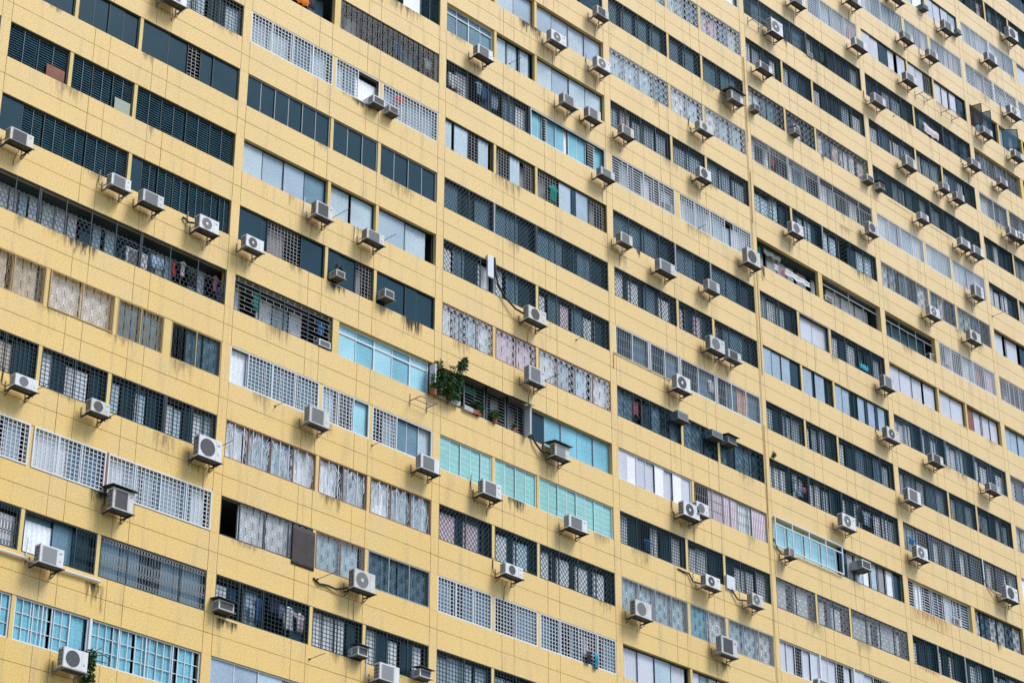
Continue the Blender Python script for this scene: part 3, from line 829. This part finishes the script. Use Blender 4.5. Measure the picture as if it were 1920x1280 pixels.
        if 'h' in op:
            s = MB(); s.add([(-.12,yf-.12,h+.06),(w+.10,yf-.14,h+.05),(w+.12,-.02,h+.14),(-.10,-.02,h+.16),(-.12,yf-.12,h+.045),(w+.10,yf-.14,h+.035),(w+.12,-.02,h+.125),(-.10,-.02,h+.145)],
                  [(0,1,2,3),(7,6,5,4),(4,5,1,0),(5,6,2,1),(3,7,4,0),(6,7,3,2)], M_ROOF); s.build('shade_cover', r)
    elif kd == 'W':
        yf, yb = -.38, .28
        if 'i' in op: yf = -.06
        if 'c' in op: yf = -.5
        r = empty(name, (x, 0, Z)); tag(r, lab, 'air conditioner', 'box air conditioners set into windows')
        if h < .3: h = .3
        c = MB(); cbox(c, 0, w, yf, yb, .01, h, .01, M)
        for q in range(6):
            yy = yf+.05+q*.045; c.box(-.004, -.001, yy, yy+.022, .05, h-.05, M_ACD)
        c.box(.01, w-.01, yf+.012, yb-.01, 0, .009, M_UNDER)
        c.build('casing', r)
        g = MB(); g.box(w*.09, w*.91, yf-.003, yf-.0005, h*.14, h*.86, M_ACM if 'u' in op or 'i' in op else M_ACD)
        for q in range(1, 7): zz = h*.14+h*.72*q/7; g.box(w*.09, w*.91, yf-.009, yf-.0035, zz-.004, zz+.004, M_ACM)
        g.build('fan_grille', r)
        b = MB()
        b.box(-.03, w+.05, yf-.05, yf-.02, -.035, -.004, M_IRONG); b.box(0, .03, yf-.02, .02, -.035, -.004, M_IRONG); b.box(w-.03, w, yf-.02, .02, -.035, -.004, M_IRONG)
        if 'i' not in op: b.build('bracket', r)
        if 'h' in op:
            s = MB(); s.add([(-.10,yf-.12,h+.05),(w+.10,yf-.14,h+.02),(w+.10,-.0,h+.12),(-.10,-.0,h+.12),(-.10,yf-.12,h+.035),(w+.10,yf-.14,h+.005),(w+.10,-.0,h+.105),(-.10,-.0,h+.105)],
                  [(0,1,2,3),(7,6,5,4),(4,5,1,0),(5,6,2,1),(3,7,4,0),(6,7,3,2)], M_ROOF); s.build('shade_cover', r)
        if 'b' in op:
            s = MB()
            for q in range(7):
                a0 = (R.uniform(0, w*.3), R.uniform(yf, 0), h+.0); a1 = (R.uniform(.2*w, .8*w), R.uniform(yf, 0), h+R.uniform(.12, .28)); a2 = (R.uniform(.7*w, w), R.uniform(yf, 0), h-.02)
                s.tube([a0, ((a0[0]+a1[0])/2, a0[1], a1[2]*.8), a1, ((a2[0]+a1[0])/2, a2[1], a1[2]*.85), a2], .03, M_HOSE, 6)
            s.build('cable_wrap', r)
    else:
        yf = .12; r = empty(name, (x, 0, Z)); tag(r, lab, 'air conditioner', 'air conditioner units standing inside balconies')
        c = MB(); cbox(c, 0, w, yf, yf+.3, 0, h, .012, M)
        c.box(-.004, -.001, yf+.04, yf+.26, .06, h-.06, M_ACD); c.box(w*.74, w*.745, yf-.002, yf+.001, .03, h-.03, M_ACM); c.build('casing', r)
        g = MB(); g.box(w*.12, w*.70, yf-.003, yf-.0005, h*.1, h*.9, M_ACM)
        for q in range(8): zz = h*.1+h*.8*q/8; g.box(w*.12, w*.7, yf-.009, yf-.0035, zz, zz+.008, M_ACD)
        g.build('fan_grille', r)

# ------------------------------------------------------------------ empty brackets, rods, hoses
for n, (x, z, w, lab) in enumerate([(19.86, -17.88, .95, 'empty iron condenser frame left of the balcony bush'),
        (43.41, 12.33, .91, 'empty iron condenser frame left of a round-fan condenser at the fourth pillar'),
        (58.83, 15.05, .93, 'empty iron frame under lavender windows beside a square-grille condenser'),
        (61.43, 15.1, 1.11, 'wide empty iron frame left of the swung-open mesh screens')]):
    r = MB(); 
    for xx in (0, w-.03): r.box(xx, xx+.03, -.62, 0, -.03, 0, M_IRONG); r.box(xx, xx+.03, -.02, 0, -.25, .28, M_IRONG)
    r.box(0, w, -.65, -.62, -.03, 0, M_IRONG); r.box(.03, w-.03, -.30, -.27, -.03, 0, M_IRONG)
    o = r.build('empty_bracket', None, (x, 0, ZO+z)); tag(o, lab, 'bracket', 'empty air conditioner brackets')
RODLAB = ['beside the square-grille condenser below striped curtains','right of the lower condenser under sticker windows','right of the leftmost fan condenser at the left edge',
 'right of the second fan condenser on the left','right of the big fan condenser at the first pillar','left of the big condenser under white grid windows','below the third white grid window near the second pillar',
 'right of the condenser under fret windows','above the condenser at the bottom edge','over the black hose of a fan condenser','','right of the condenser at the top of the second pillar','under dark bars near an upper condenser','beside the sixth pillar on bare wall','under white grid bars','under diamond bars at the sill']
for n, (x, z, L) in enumerate(RODS):
    if L < .2: continue
    r = MB(); r.tube([(0, 0, 0), (.03, -L*.5, .03), (.05, -L, .05)], .012, M_IRON); r.tube([(-.03, -.02, 0), (.03, -.02, 0)], .03, M_IRON)
    o = r.build('drying_rod', None, (x, 0, ZO+z)); tag(o, 'thin dark rod sticking out ' + RODLAB[n], 'rod', 'thin rods sticking out of the facade')
def hose(pts, r, lab, m=None, name='hose', cat='hose'):
    b = MB(); b.tube([(p[0], p[1], ZO+p[2]) for p in pts], r, m or M_HOSE, 7); o = b.build(name); o['label'] = lab; o['category'] = cat; return o
hose([(24.60,-.02,-9.5),(24.62,-.06,-10.2),(24.75,-.10,-10.8),(25.2,-.14,-11.3),(25.7,-.2,-11.6),(26.15,-.33,-11.75)], .045, 'thick black hose looping down from an open window to a fan condenser')
hose([(26.72,-.02,-16.2),(26.74,-.08,-16.9),(26.95,-.12,-17.4),(27.3,-.15,-17.7),(27.65,-.33,-17.75)], .045, 'black hose curving down to the hooded condenser right of the balcony plants')
hose([(15.24,-.02,-26.68),(15.5,-.06,-26.85),(15.9,-.06,-26.8),(16.3,-.1,-26.85),(16.8,-.32,-26.7)], .04, 'black wrapped hose running along the wall to a fan condenser near the bottom')
hose([(36.06,-.02,-20.40),(36.5,-.04,-20.44),(36.8,-.06,-20.42),(37.0,-.08,-20.75),(37.3,-.32,-20.85)], .035, 'black hose drooping to the small fan condenser under dark grid bars')
hose([(39.62,-.06,-20.15),(39.8,-.08,-20.45),(40.1,-.1,-20.75),(40.6,-.33,-20.75)], .035, 'black hose from a white box down to the fan condenser by the third pillar')
hose([(8.15,-.03,-14.45),(8.25,-.08,-14.5),(8.4,-.1,-14.6),(8.6,-.33,-14.65)], .04, 'short black hose joining the third condenser of the upper left row')
hose([(43.1,-.02,-16.9),(43.25,-.06,-17.3),(43.5,-.12,-17.6),(43.7,-.33,-17.6)], .035, 'black hose dropping from ice blue windows to a small condenser')
hose([(61.0,-.02,-13.9),(61.2,-.06,-14.25),(61.6,-.1,-14.5),(62.0,-.33,-14.6)], .035, 'pale pipe and hose running to the condenser under proud grid bars', FR['g'])
hose([(1.2,-.08,-29.48),(2.9,-.08,-29.48)], .05, 'white pipe along the sill left of the lower left condenser', FR['w'], 'drain_pipe', 'pipe')
hose([(4.05,-.08,-29.49),(5.91,-.08,-29.46)], .05, 'dirty white pipe along the sill right of the lower left condenser', FR['w'], 'drain_pipe', 'pipe')
# conduits painted with the wall, fixed to the building
for pts, r in [([(42.87,-.03,9.8),(42.84,-.03,4.6)], .028), ([(42.90,-.03,2.9),(42.86,-.03,-.1)], .028), ([(42.78,-.03,9.8),(42.78,-.03,-24)], .018), ([(42.98,-.03,-2.3),(42.95,-.03,-8.5)], .028),
               ([(32.15,-.04,-11.24),(36.05,-.04,-11.24)], .035), ([(32.15,-.03,-11.28),(32.15,-.03,-12.03)], .03), ([(55.12,-.02,6.53),(61.29,-.02,6.55)], .015), ([(42.85,-.03,-11.2),(42.80,-.03,-16.5)], .028)]:
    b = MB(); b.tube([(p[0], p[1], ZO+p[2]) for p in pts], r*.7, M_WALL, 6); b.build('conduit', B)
b = MB(); b.box(39.38, 39.95, -.10, .0, ZO-20.38, ZO-19.75, FR['w']); tag(b.build('cover_box'), 'white box fixed over the sill above a hose, beside the third pillar', 'box')
b = MB(); b.box(24.10, 24.45, -.12, -.04, ZO-10.6, ZO-9.55, FR['w']); tag(b.build('hanging_board'), 'white board hung outside diamond bars beside a thick black hose', 'board')

# ------------------------------------------------------------------ laundry
def cloth_mesh(w, h, kind, R):
    b = MB(); NX, NZ = 14, 10; vs = []; fs = []
    ph = R.random()*6
    for a in range(NX+1):
        for c in range(NZ+1):
            u, v = a/NX, c/NZ
            if kind == 'shirt':
                half = .5 if v < .30 else .33 - .05*(v-.3)
                if v < .06: half = .34
                x = (u-.5)*2*half
                z = -v + (.10*abs(u-.5)*2*(v < .3))*-1
            elif kind == 'towel':
                x = u-.5; z = -v*(1-.25*u) - .22*u + .05*sin(u*9)
            else:
                x = (u-.5)*(1-.12*v*sin(ph)); z = -v + .03*sin(u*14+ph)
            y = 0 if kind == 'screen' else .035*sin(u*17+ph+v*1.7)*(.3+v) + .02*sin(v*6+ph)
            if kind == 'screen': x, z = u-.5, -v
            vs.append((x*w, y, z*h))
    for a in range(NX):
        for c in range(NZ): o = a*(NZ+1)+c; fs.append((o, o+NZ+1, o+NZ+2, o+1))
    return vs, fs
GLINES = GARM.strip().split('\n')
CW = {'white':'white','pinkw':'pale pink','navy':'navy','blue':'blue','paleb':'pale blue','teal':'pale teal','rose':'rose red','cyan':'turquoise','teald':'green','orange':'orange','greyd':'dark grey'}
for (ci, ck), (ty0, sgs) in CELLS.items():
    if ck < KMIN[ci]-0 or ck > 10: continue
    Rg = random.Random(ci*91+ck*7+3); used = set()
    std_ = STD['z'] if ci == 0 else STD[ci % 2]; ua = .003
    for n_, sg in enumerate(sgs):
        ps, pn, fr_, gr_ = sg.split(':')[:4]; ub = std_[n_][1] if n_ < 3 else .965
        if n_ == len(sgs)-1: ub = .965
        if ps: ub = float(ps[1:].rstrip('nrgdwbuyY'))
        pl_ = parse_panels(pn); tot_ = sum(w for _, w in pl_); xx = (ci+ua)*W
        for c_, w_ in pl_:
            wd = (ub-ua)*W*w_/tot_
            if c_ == 'o' and Rg.random() < .62:
                free = [c for c in CW if c not in used]
                if free:
                    c2 = Rg.choice(free); used.add(c2); kd2 = Rg.choice(['shirt','shirt','cloth']); gw = min(wd*.8, Rg.uniform(.4,.6)); gh = Rg.uniform(.5, .85)
                    zz = -H*(ck+.255)-.18-gh
                    GLINES.append('%.2f|%.2f|%.2f|%.2f|%.2f|%s|%s|%s' % (xx+(wd-gw)*Rg.random(), zz, gw, gh, .32 if ty0 != 'D' else .4, kd2, c2,
                        '%s %s hung inside %s windows, %s row, %s bay from left' % (CW[c2], kd2, cell_desc(ci, ck, xx), ORD[max(0, ck-KMIN[ci]+1)], ORD[ci+1])))
            xx += wd
        ua = ub + .0135
for n, line in enumerate(GLINES):
    x, z, w, h, y, sh, c, lab = line.split('|'); x, z, w, h, y = map(float, (x, z, w, h, y))
    R = random.Random(n); vs, fs = cloth_mesh(w, h, sh, R); b = MB(); b.add(vs, fs, cmat(c))
    nm = {'screen': 'woven_screen', 'shirt': 'shirt', 'towel': 'towel', 'cloth': 'cloth'}[sh]
    o = b.build(nm, None, (x+w/2, y, ZO+z+h), smooth=True); tag(o, lab, 'laundry', 'laundry drying at the windows')
    sm = o.modifiers.new('thickness', 'SOLIDIFY'); sm.thickness = .012

# ------------------------------------------------------------------ balcony garden
M_LEAF = [mat('leaf_dark', (.03, .085, .03), .5, var=.3, vscale=5), mat('leaf_mid', (.07, .17, .05), .5, var=.3, vscale=5), mat('leaf_light', (.18, .30, .08), .5)]
M_STEM = mat('stem_bark', (.06, .045, .03), .8); M_POT = mat('terracotta', (.36, .13, .07), .75, var=.15); M_PLANTER = mat('planter_stone', (.34, .32, .22), .8, var=.2, vscale=4)
def leaves(mb, blobs, n, size, R, mix=(.55, .35, .10)):
    tot = sum(b[3]*b[4]*b[5] for b in blobs)
    for (bx, by, bz, rx, ry, rz) in blobs:
        for q in range(max(6, int(n*rx*ry*rz/tot))):
            while True:
                p = Vector((R.uniform(-1, 1), R.uniform(-1, 1), R.uniform(-1, 1)))
                if .25 < p.length < 1: break
            c = Vector((bx+p.x*rx, by+p.y*ry, bz+p.z*rz)); d = Vector((R.uniform(-1, 1), R.uniform(-1, .2), R.uniform(-.9, .5))).normalized()
            s = size*R.uniform(.6, 1.3); sd = d.cross(Vector((R.uniform(-1,1), R.uniform(-1,1), 1))).normalized()*s*.35
            up = d.cross(sd).normalized()*s*.12
            m_ = R.choices(M_LEAF, mix)[0]
            mb.add([tuple(c), tuple(c+d*s*.5+sd+up), tuple(c+d*s), tuple(c+d*s*.5-sd+up)], [(0,1,2,3)], m_)
def plant(name, x, y, z, blobs, n, size, lab, pot=None, stems=(), seed=1, mix=(.55,.35,.10)):
    R = random.Random(seed); r = empty(name, (x, y, ZO+z)); tag(r, lab, 'plant', 'plants on the facade')
    if name == 'balcony_bush': blobs = [(a*.86, b_, c*.88, d*.88, e, f_*.88) for a, b_, c, d, e, f_ in blobs]
    b = MB(); leaves(b, blobs, n, size, R, mix); b.build('foliage', r)
    if stems:
        s = MB()
        for st in stems: s.tube(st, .014, M_STEM, 5)
        s.build('stem', r)
    if pot:
        s = MB(); pr_, ph_ = pot[:2]; m_ = pot[2] if len(pot) > 2 else M_POT; n_ = 12
        vs = []
        for (rr, zz) in ((pr_*.7, 0), (pr_, ph_), (pr_*1.1, ph_), (pr_*1.1, ph_*1.15), (pr_*.85, ph_*1.15), (pr_*.8, ph_*.9)):
            vs += [(rr*cos(2*pi*j/n_), rr*sin(2*pi*j/n_), zz) for j in range(n_)]
        fs = [tuple(range(n_))[::-1]]
        for a in range(5): fs += [(a*n_+j, a*n_+(j+1)%n_, (a+1)*n_+(j+1)%n_, (a+1)*n_+j) for j in range(n_)]
        fs.append(tuple(5*n_+j for j in range(n_))); s.add(vs, fs, m_); s.build('pot', r)
plant('balcony_bush', 21.75, -.22, -17.2, [(-.55,0,.45,.38,.25,.45),(-.1,0,.55,.45,.3,.5),(.35,0,.6,.42,.3,.5),(-.5,0,1.05,.28,.22,.35),(-.65,.0,1.5,.22,.2,.18),(.05,0,.95,.35,.25,.3),(.55,-.1,1.15,.25,.22,.3),(.62,-.25,1.7,.26,.2,.3),(.75,-.3,2.05,.16,.14,.2),(.3,-.2,1.55,.14,.12,.16),(.05,-.1,1.5,.08,.08,.12),(.2,0,.2,.5,.25,.25)],
      3000, .13, 'tall leafy bush climbing out of the barred balcony beside the second pillar', (.16,.24), [[(0,0,.1),(.1,-.05,.7),(.4,-.15,1.3),(.65,-.25,1.9)],[(-.1,0,.1),(-.4,0,.8),(-.6,0,1.4)],[(.1,-.05,.7),(.3,-.18,1.5)]], 3)
plant('potted_plant', 23.60, -.05, -17.28, [(0,0,.45,.28,.2,.25),(.1,0,.28,.2,.15,.15)], 420, .10, 'green potted plant behind bars, right of the tall bush', (.12,.18), [[(0,0,.1),(0,0,.4)]], 4)
plant('potted_plant', 24.62, -.05, -17.28, [(0,0,.38,.30,.18,.18),(-.1,0,.25,.2,.15,.12)], 320, .09, 'low fern in a terracotta pot under the middle awning', (.11,.16), [], 5, (.3,.5,.2))
plant('potted_plant', 20.98, -.22, -17.33, [(0,0,.45,.14,.12,.3),(-.02,0,.8,.16,.12,.2)], 260, .09, 'slim plant in a clay pot at the left end of the garden balcony', (.13,.2), [[(0,0,.1),(0,0,.7)]], 6)
plant('potted_plant', 25.9, .1, -17.25, [(0,0,.3,.12,.1,.15)], 120, .08, 'small plant in a clay pot under the right awning', (.12,.18), [], 7)
plant('wild_fern', 5.62, -.14, -32.45, [(0,0,.1,.28,.2,.3),(.05,0,-.35,.22,.18,.4),(.1,0,.4,.2,.15,.15)], 600, .14, 'wild fern sprouting from the wall right of the lowest fan condenser', None,
      [[(0,.1,0),(.2,-.1,.35),(.5,-.2,.42),(.75,-.25,.3)],[(0,.1,0),(.25,-.1,.2),(.6,-.25,.15)],[(0,.1,0),(.15,-.1,.45),(.4,-.2,.65)]], 8)
plant('wall_weed', 43.48, -.03, -12.65, [(0,0,.12,.10,.06,.14),(-.15,0,.0,.08,.05,.06)], 90, .08, 'small weed growing on the wall above laundry by the third pillar', None, [[(0,.02,0),(0,0,.15)]], 9)
plant('potted_plant', 61.05, .1, -11.32, [(0,0,.25,.16,.1,.12)], 120, .08, 'small plant behind blue horizontal bars above a condenser on the right', (.09,.12), [], 10)
for n, (x, w_, m_, lab) in enumerate([(21.25, .62, M_PLANTER, 'olive trough planter on the sill under the tall bush'), (21.98, .50, M_AC[1], 'pale grey trough on the sill right of the olive planter'), (22.8, .5, M_AC[1], 'pale crate on the sill behind the bars'), (23.3, .42, M_POT, 'terracotta box on the sill below the potted plant')]):
    b = MB(); b.add([(0,-.12,0),(w_,-.12,0),(w_,.1,0),(0,.1,0),(-.03,-.15,.17),(w_+.03,-.15,.17),(w_+.03,.13,.17),(-.03,.13,.17)], [(3,2,1,0),(0,1,5,4),(1,2,6,5),(2,3,7,6),(3,0,4,7)], m_)
    b.box(0, w_, -.13, .11, .12, .14, M_STEM)
    tag(b.build('planter', None, (x, -.06 if n < 2 else .0, ZO-17.3+.02)), lab, 'planter', 'planters on the balcony sill')
for n, (x, w_, z, lab) in enumerate([(22.55, 1.30, -15.83, 'dark corrugated awning sheet right of the bush'), (23.85, 1.35, -15.83, 'middle dark corrugated awning sheet over the barred balcony'), (25.2, 1.3, -15.80, 'right dark corrugated awning sheet ending at the white panel')]):
    b = MB(); N = 26; vs = []
    for a in range(N+1):
        xx = w_*a/N; dz = .012*sin(a*pi/1.5)
        vs += [(xx, .0, .10+dz), (xx, -.52, -.20+dz), (xx, .0, .085+dz), (xx, -.52, -.215+dz)]
    fs = []
    for a in range(N): o = a*4; fs += [(o, o+4, o+5, o+1), (o+2, o+3, o+7, o+6), (o+1, o+5, o+7, o+3), (o, o+2, o+6, o+4)]
    b.add(vs, fs, M_ROOF); r = b.build('awning', None, (x, 0, ZO+z)); tag(r, lab, 'awning', 'awnings over the balcony garden')
b = MB(); b.box(26.42, 26.52, -.35, .1, ZO-17.25, ZO-15.95, FR['g']); b.box(26.40, 26.43, -.36, -.02, ZO-17.27, ZO-15.93, FR['w']); tag(b.build('side_panel'), 'grey side panel closing the right end of the balcony garden', 'panel')
b = MB(); b.box(20.93, 20.98, -.33, .0, ZO-16.8, ZO-15.95, FR['w']); tag(b.build('side_panel'), 'small white side panel behind the bush at the second pillar', 'panel')
b = MB(); b.box(22.7, 23.7, .12, .15, ZO-16.35, ZO-16.05, cmat('teald')); tag(b.build('green_tarpaulin'), 'green tarpaulin strip under the left awning of the balcony garden', 'tarpaulin')
# mesh sashes swung open
M_MESH = mat('insect_mesh_brown', (.14, .11, .09), .8); M_MESHB = mat('tinted_sash_glass', (.10, .22, .28), .2, coat=.6)
for _m in (M_MESH, M_MESHB): _m.node_tree.nodes['Principled BSDF'].inputs['Alpha'].default_value = .6
def sash(p0, p1, z0, z1, m_):
    b = MB(); d = (Vector(p1)-Vector(p0)); n_ = Vector((-d.y, d.x, 0)).normalized()*.012
    def q(a, za, zb, bb, mm, off=1):
        A = Vector((*p0, 0))+Vector((d.x, d.y, 0))*a; Bq = Vector((*p0, 0))+Vector((d.x, d.y, 0))*bb; N = Vector((n_.x, n_.y, 0))*off
        vs = [A-N, Bq-N, Bq+N, A+N]; vs = [(v.x, v.y, za) for v in vs] + [(v.x, v.y, zb) for v in vs]
        b.add(vs, [(0,1,5,4),(1,2,6,5),(2,3,7,6),(3,0,4,7),(4,5,6,7),(3,2,1,0)], mm)
    q(.05, z0+.04, z1-.04, .95, m_, .3)
    for za, zb in ((z0, z0+.04), (z1-.04, z1)): q(0, za, zb, 1, FR['d'])
    q(0, z0, z1, .05, FR['d']); q(.95, z0, z1, 1, FR['d'])
    b.build('open_sash', B)
sash((64.80, .1), (64.98, -.62), ZO+15.75, ZO+17.15, M_MESH); sash((65.75, .1), (65.95, -.62), ZO+15.85, ZO+17.1, M_MESHB)
sash((68.2, .1), (68.85, -.62), ZO+15.75, ZO+17.1, M_MESHB)

b = MB(); b.box(1.72, 2.5, .055, .065, zt(4)+HS+.05, zt(4)+HS+.55, mat('brown_board', (.20,.065,.03), .7, var=.3, vscale=3)); b.build('board', B)
b = MB(); b.box(4.75, 5.45, .055, .065, zt(4)+HS+.05, zt(4)+HS+.55, mat('pale_board', (.33,.38,.30), .7)); b.build('board', B)
# ------------------------------------------------------------------ stains on the render
def stain_mat(name, col, dens):
    m = bpy.data.materials.new(name); m.use_nodes = True; nt = m.node_tree; L = nt.links; b = nt.nodes['Principled BSDF']
    b.inputs['Base Color'].default_value = (*col, 1); b.inputs['Roughness'].default_value = .9
    tc = nt.nodes.new('ShaderNodeTexCoord'); mp = nt.nodes.new('ShaderNodeMapping'); mp.inputs['Scale'].default_value = (5, 1, .7)
    L.new(tc.outputs['Object'], mp.inputs['Vector']); n = nt.nodes.new('ShaderNodeTexNoise'); n.inputs['Scale'].default_value = 1.6; n.inputs['Detail'].default_value = 6
    n.inputs['Roughness'].default_value = .65; L.new(mp.outputs[0], n.inputs['Vector'])
    sp = nt.nodes.new('ShaderNodeSeparateXYZ'); L.new(tc.outputs['Generated'], sp.inputs[0])
    def M(op, a, b_=None):
        x = nt.nodes.new('ShaderNodeMath'); x.operation = op
        for j, v in enumerate((a, b_)):
            if v is None: continue
            if isinstance(v, (int, float)): x.inputs[j].default_value = v
            else: L.new(v, x.inputs[j])
        return x.outputs[0]
    ex = M('MULTIPLY', M('MULTIPLY', sp.outputs[0], M('SUBTRACT', 1, sp.outputs[0])), 4)
    s = M('ADD', n.outputs['Fac'], M('MULTIPLY', M('SUBTRACT', sp.outputs[2], .75), .35))
    al = M('MULTIPLY', M('MULTIPLY', M('SUBTRACT', s, .42), dens), M('POWER', ex, .5))
    cl = nt.nodes.new('ShaderNodeClamp'); L.new(al, cl.inputs[0]); L.new(cl.outputs[0], b.inputs['Alpha']); return m
SM = {'b': stain_mat('soot_stain', (.03, .03, .028), 4.5), 'g': stain_mat('grime_stain', (.17, .14, .09), 1.9), 'r': stain_mat('rust_stain', (.50, .25, .08), 3.0)}
ST = [('b',5.35,6.15,-30.9,-29.56),('b',2.8,3.5,-29.9,-29.5),('b',38.75,39.5,-25.1,-23.95),('r',53.9,57.4,-18.6,-17.28),('r',54.2,56.0,-20.6,-20.3),('b',43.3,43.65,-3.75,-2.3),('g',32.5,33.3,-7.1,-5.95),('g',7.6,8.6,-24.7,-23.3),
      ('g',50.3,51.3,2.0,3.0),('b',15.3,16.3,-14.9,-14.28),('g',18.0,18.9,-14.95,-14.27),('g',43.4,44.4,8.0,9.1),('b',10.9,11.9,-29.95,-29.35)]
for q_ in range(150):
    bi = rnd.randint(0, 6); kk = rnd.randint(KMIN[bi], 10); xa = (bi+rnd.uniform(.01, .85))*W; zz = -H*kk + HS - .002
    ST.append((rnd.choice('ggggb') if q_ % 3 else 'g', xa, min(xa+rnd.uniform(.25, 1.6), (bi+.96)*W), zz-rnd.uniform(.35, 1.3), zz))
for (x, z, w, h, t) in ACS:
    if t[0] in 'SF' and -24 < z < 13: 
        q = rnd.random()
        if q < .7: ST.append(('g', x+rnd.uniform(-.1,.2), x+w*.9, z-rnd.uniform(.5,1.0), z-.06))
for n, (m_, xa, xb, za, zb) in enumerate(ST):
    b = MB(); y = -.0015 - .0004*(n % 3); b.add([(xa,y,ZO+za),(xb,y,ZO+za),(xb,y,ZO+zb),(xa,y,ZO+zb)], [(0,1,2,3)], SM[m_])
    b.build('wall_stain', B)

# ------------------------------------------------------------------ air
hz = bpy.data.materials.new('haze_air'); hz.use_nodes = True; hn = hz.node_tree
hn.nodes.remove(hn.nodes['Principled BSDF']); pv = hn.nodes.new('ShaderNodeVolumePrincipled')
pv.inputs['Color'].default_value = (.86, .93, 1, 1); pv.inputs['Density'].default_value = HAZE; pv.inputs['Anisotropy'].default_value = .2
hn.links.new(pv.outputs[0], hn.nodes['Material Output'].inputs['Volume'])
if HAZE > 0:
    b = MB(); b.box(-605, 605, -605, 605, -1, zt(K0)+6, hz); tag(b.build('haze'), kind='stuff')
# ------------------------------------------------------------------ ground, sky, light, camera
g = MB(); g.add([(-600,-600,0),(600,-600,0),(600,600,0),(-600,600,0)], [(0,1,2,3)], mat('asphalt', (.09, .09, .085), .9, var=.2, vscale=.05))
tag(g.build('ground'), kind='structure')
wd = bpy.data.worlds.new('World'); sc.world = wd; wd.use_nodes = True
nt = wd.node_tree; bg = nt.nodes['Background']; sky = nt.nodes.new('ShaderNodeTexSky'); sky.sky_type = 'NISHITA'; sky.sun_disc = False
SUN_EL, SUN_AZ = radians(50), radians(152)     # azimuth from +Y towards +X
sky.sun_elevation = SUN_EL; sky.sun_rotation = SUN_AZ; sky.dust_density = 1.0; sky.air_density = 1.0; sky.ozone_density = 1.2
nt.links.new(sky.outputs[0], bg.inputs['Color']); bg.inputs['Strength'].default_value = SKY_S
sun = bpy.data.lights.new('sun', 'SUN'); sun.energy = SUN_S; sun.angle = radians(22); sun.color = (1, .96, .89)
so = bpy.data.objects.new('sun', sun); COL.objects.link(so)
sd = Vector((sin(SUN_AZ)*cos(SUN_EL), cos(SUN_AZ)*cos(SUN_EL), sin(SUN_EL)))
so.rotation_euler = sd.to_track_quat('Z', 'Y').to_euler()
cam = bpy.data.cameras.new('camera'); co = bpy.data.objects.new('camera', cam); COL.objects.link(co); sc.camera = co
yaw, pit, roll = .801337, .476786, .00024
f = Vector((sin(yaw)*cos(pit), cos(yaw)*cos(pit), sin(pit))); r_ = Vector((cos(yaw), -sin(yaw), 0)); u_ = r_.cross(f)
r2 = r_*cos(roll) + u_*sin(roll); u2 = -r_*sin(roll) + u_*cos(roll)
mw = Matrix((r2, u2, -f)).transposed().to_4x4(); mw.translation = Vector((-35.3079, -59.0821, -56.9589 + ZO)); co.matrix_world = mw
cam.lens = 4246.09/1920*36; cam.sensor_width = 36; cam.clip_end = 3000; cam.clip_start = .5
sc.view_settings.view_transform = 'Standard'; sc.view_settings.look = 'None'; sc.view_settings.gamma = 1; sc.view_settings.exposure = EXPO
sc.render.engine = 'CYCLES'; sc.cycles.max_bounces = 6; sc.cycles.transparent_max_bounces = 16
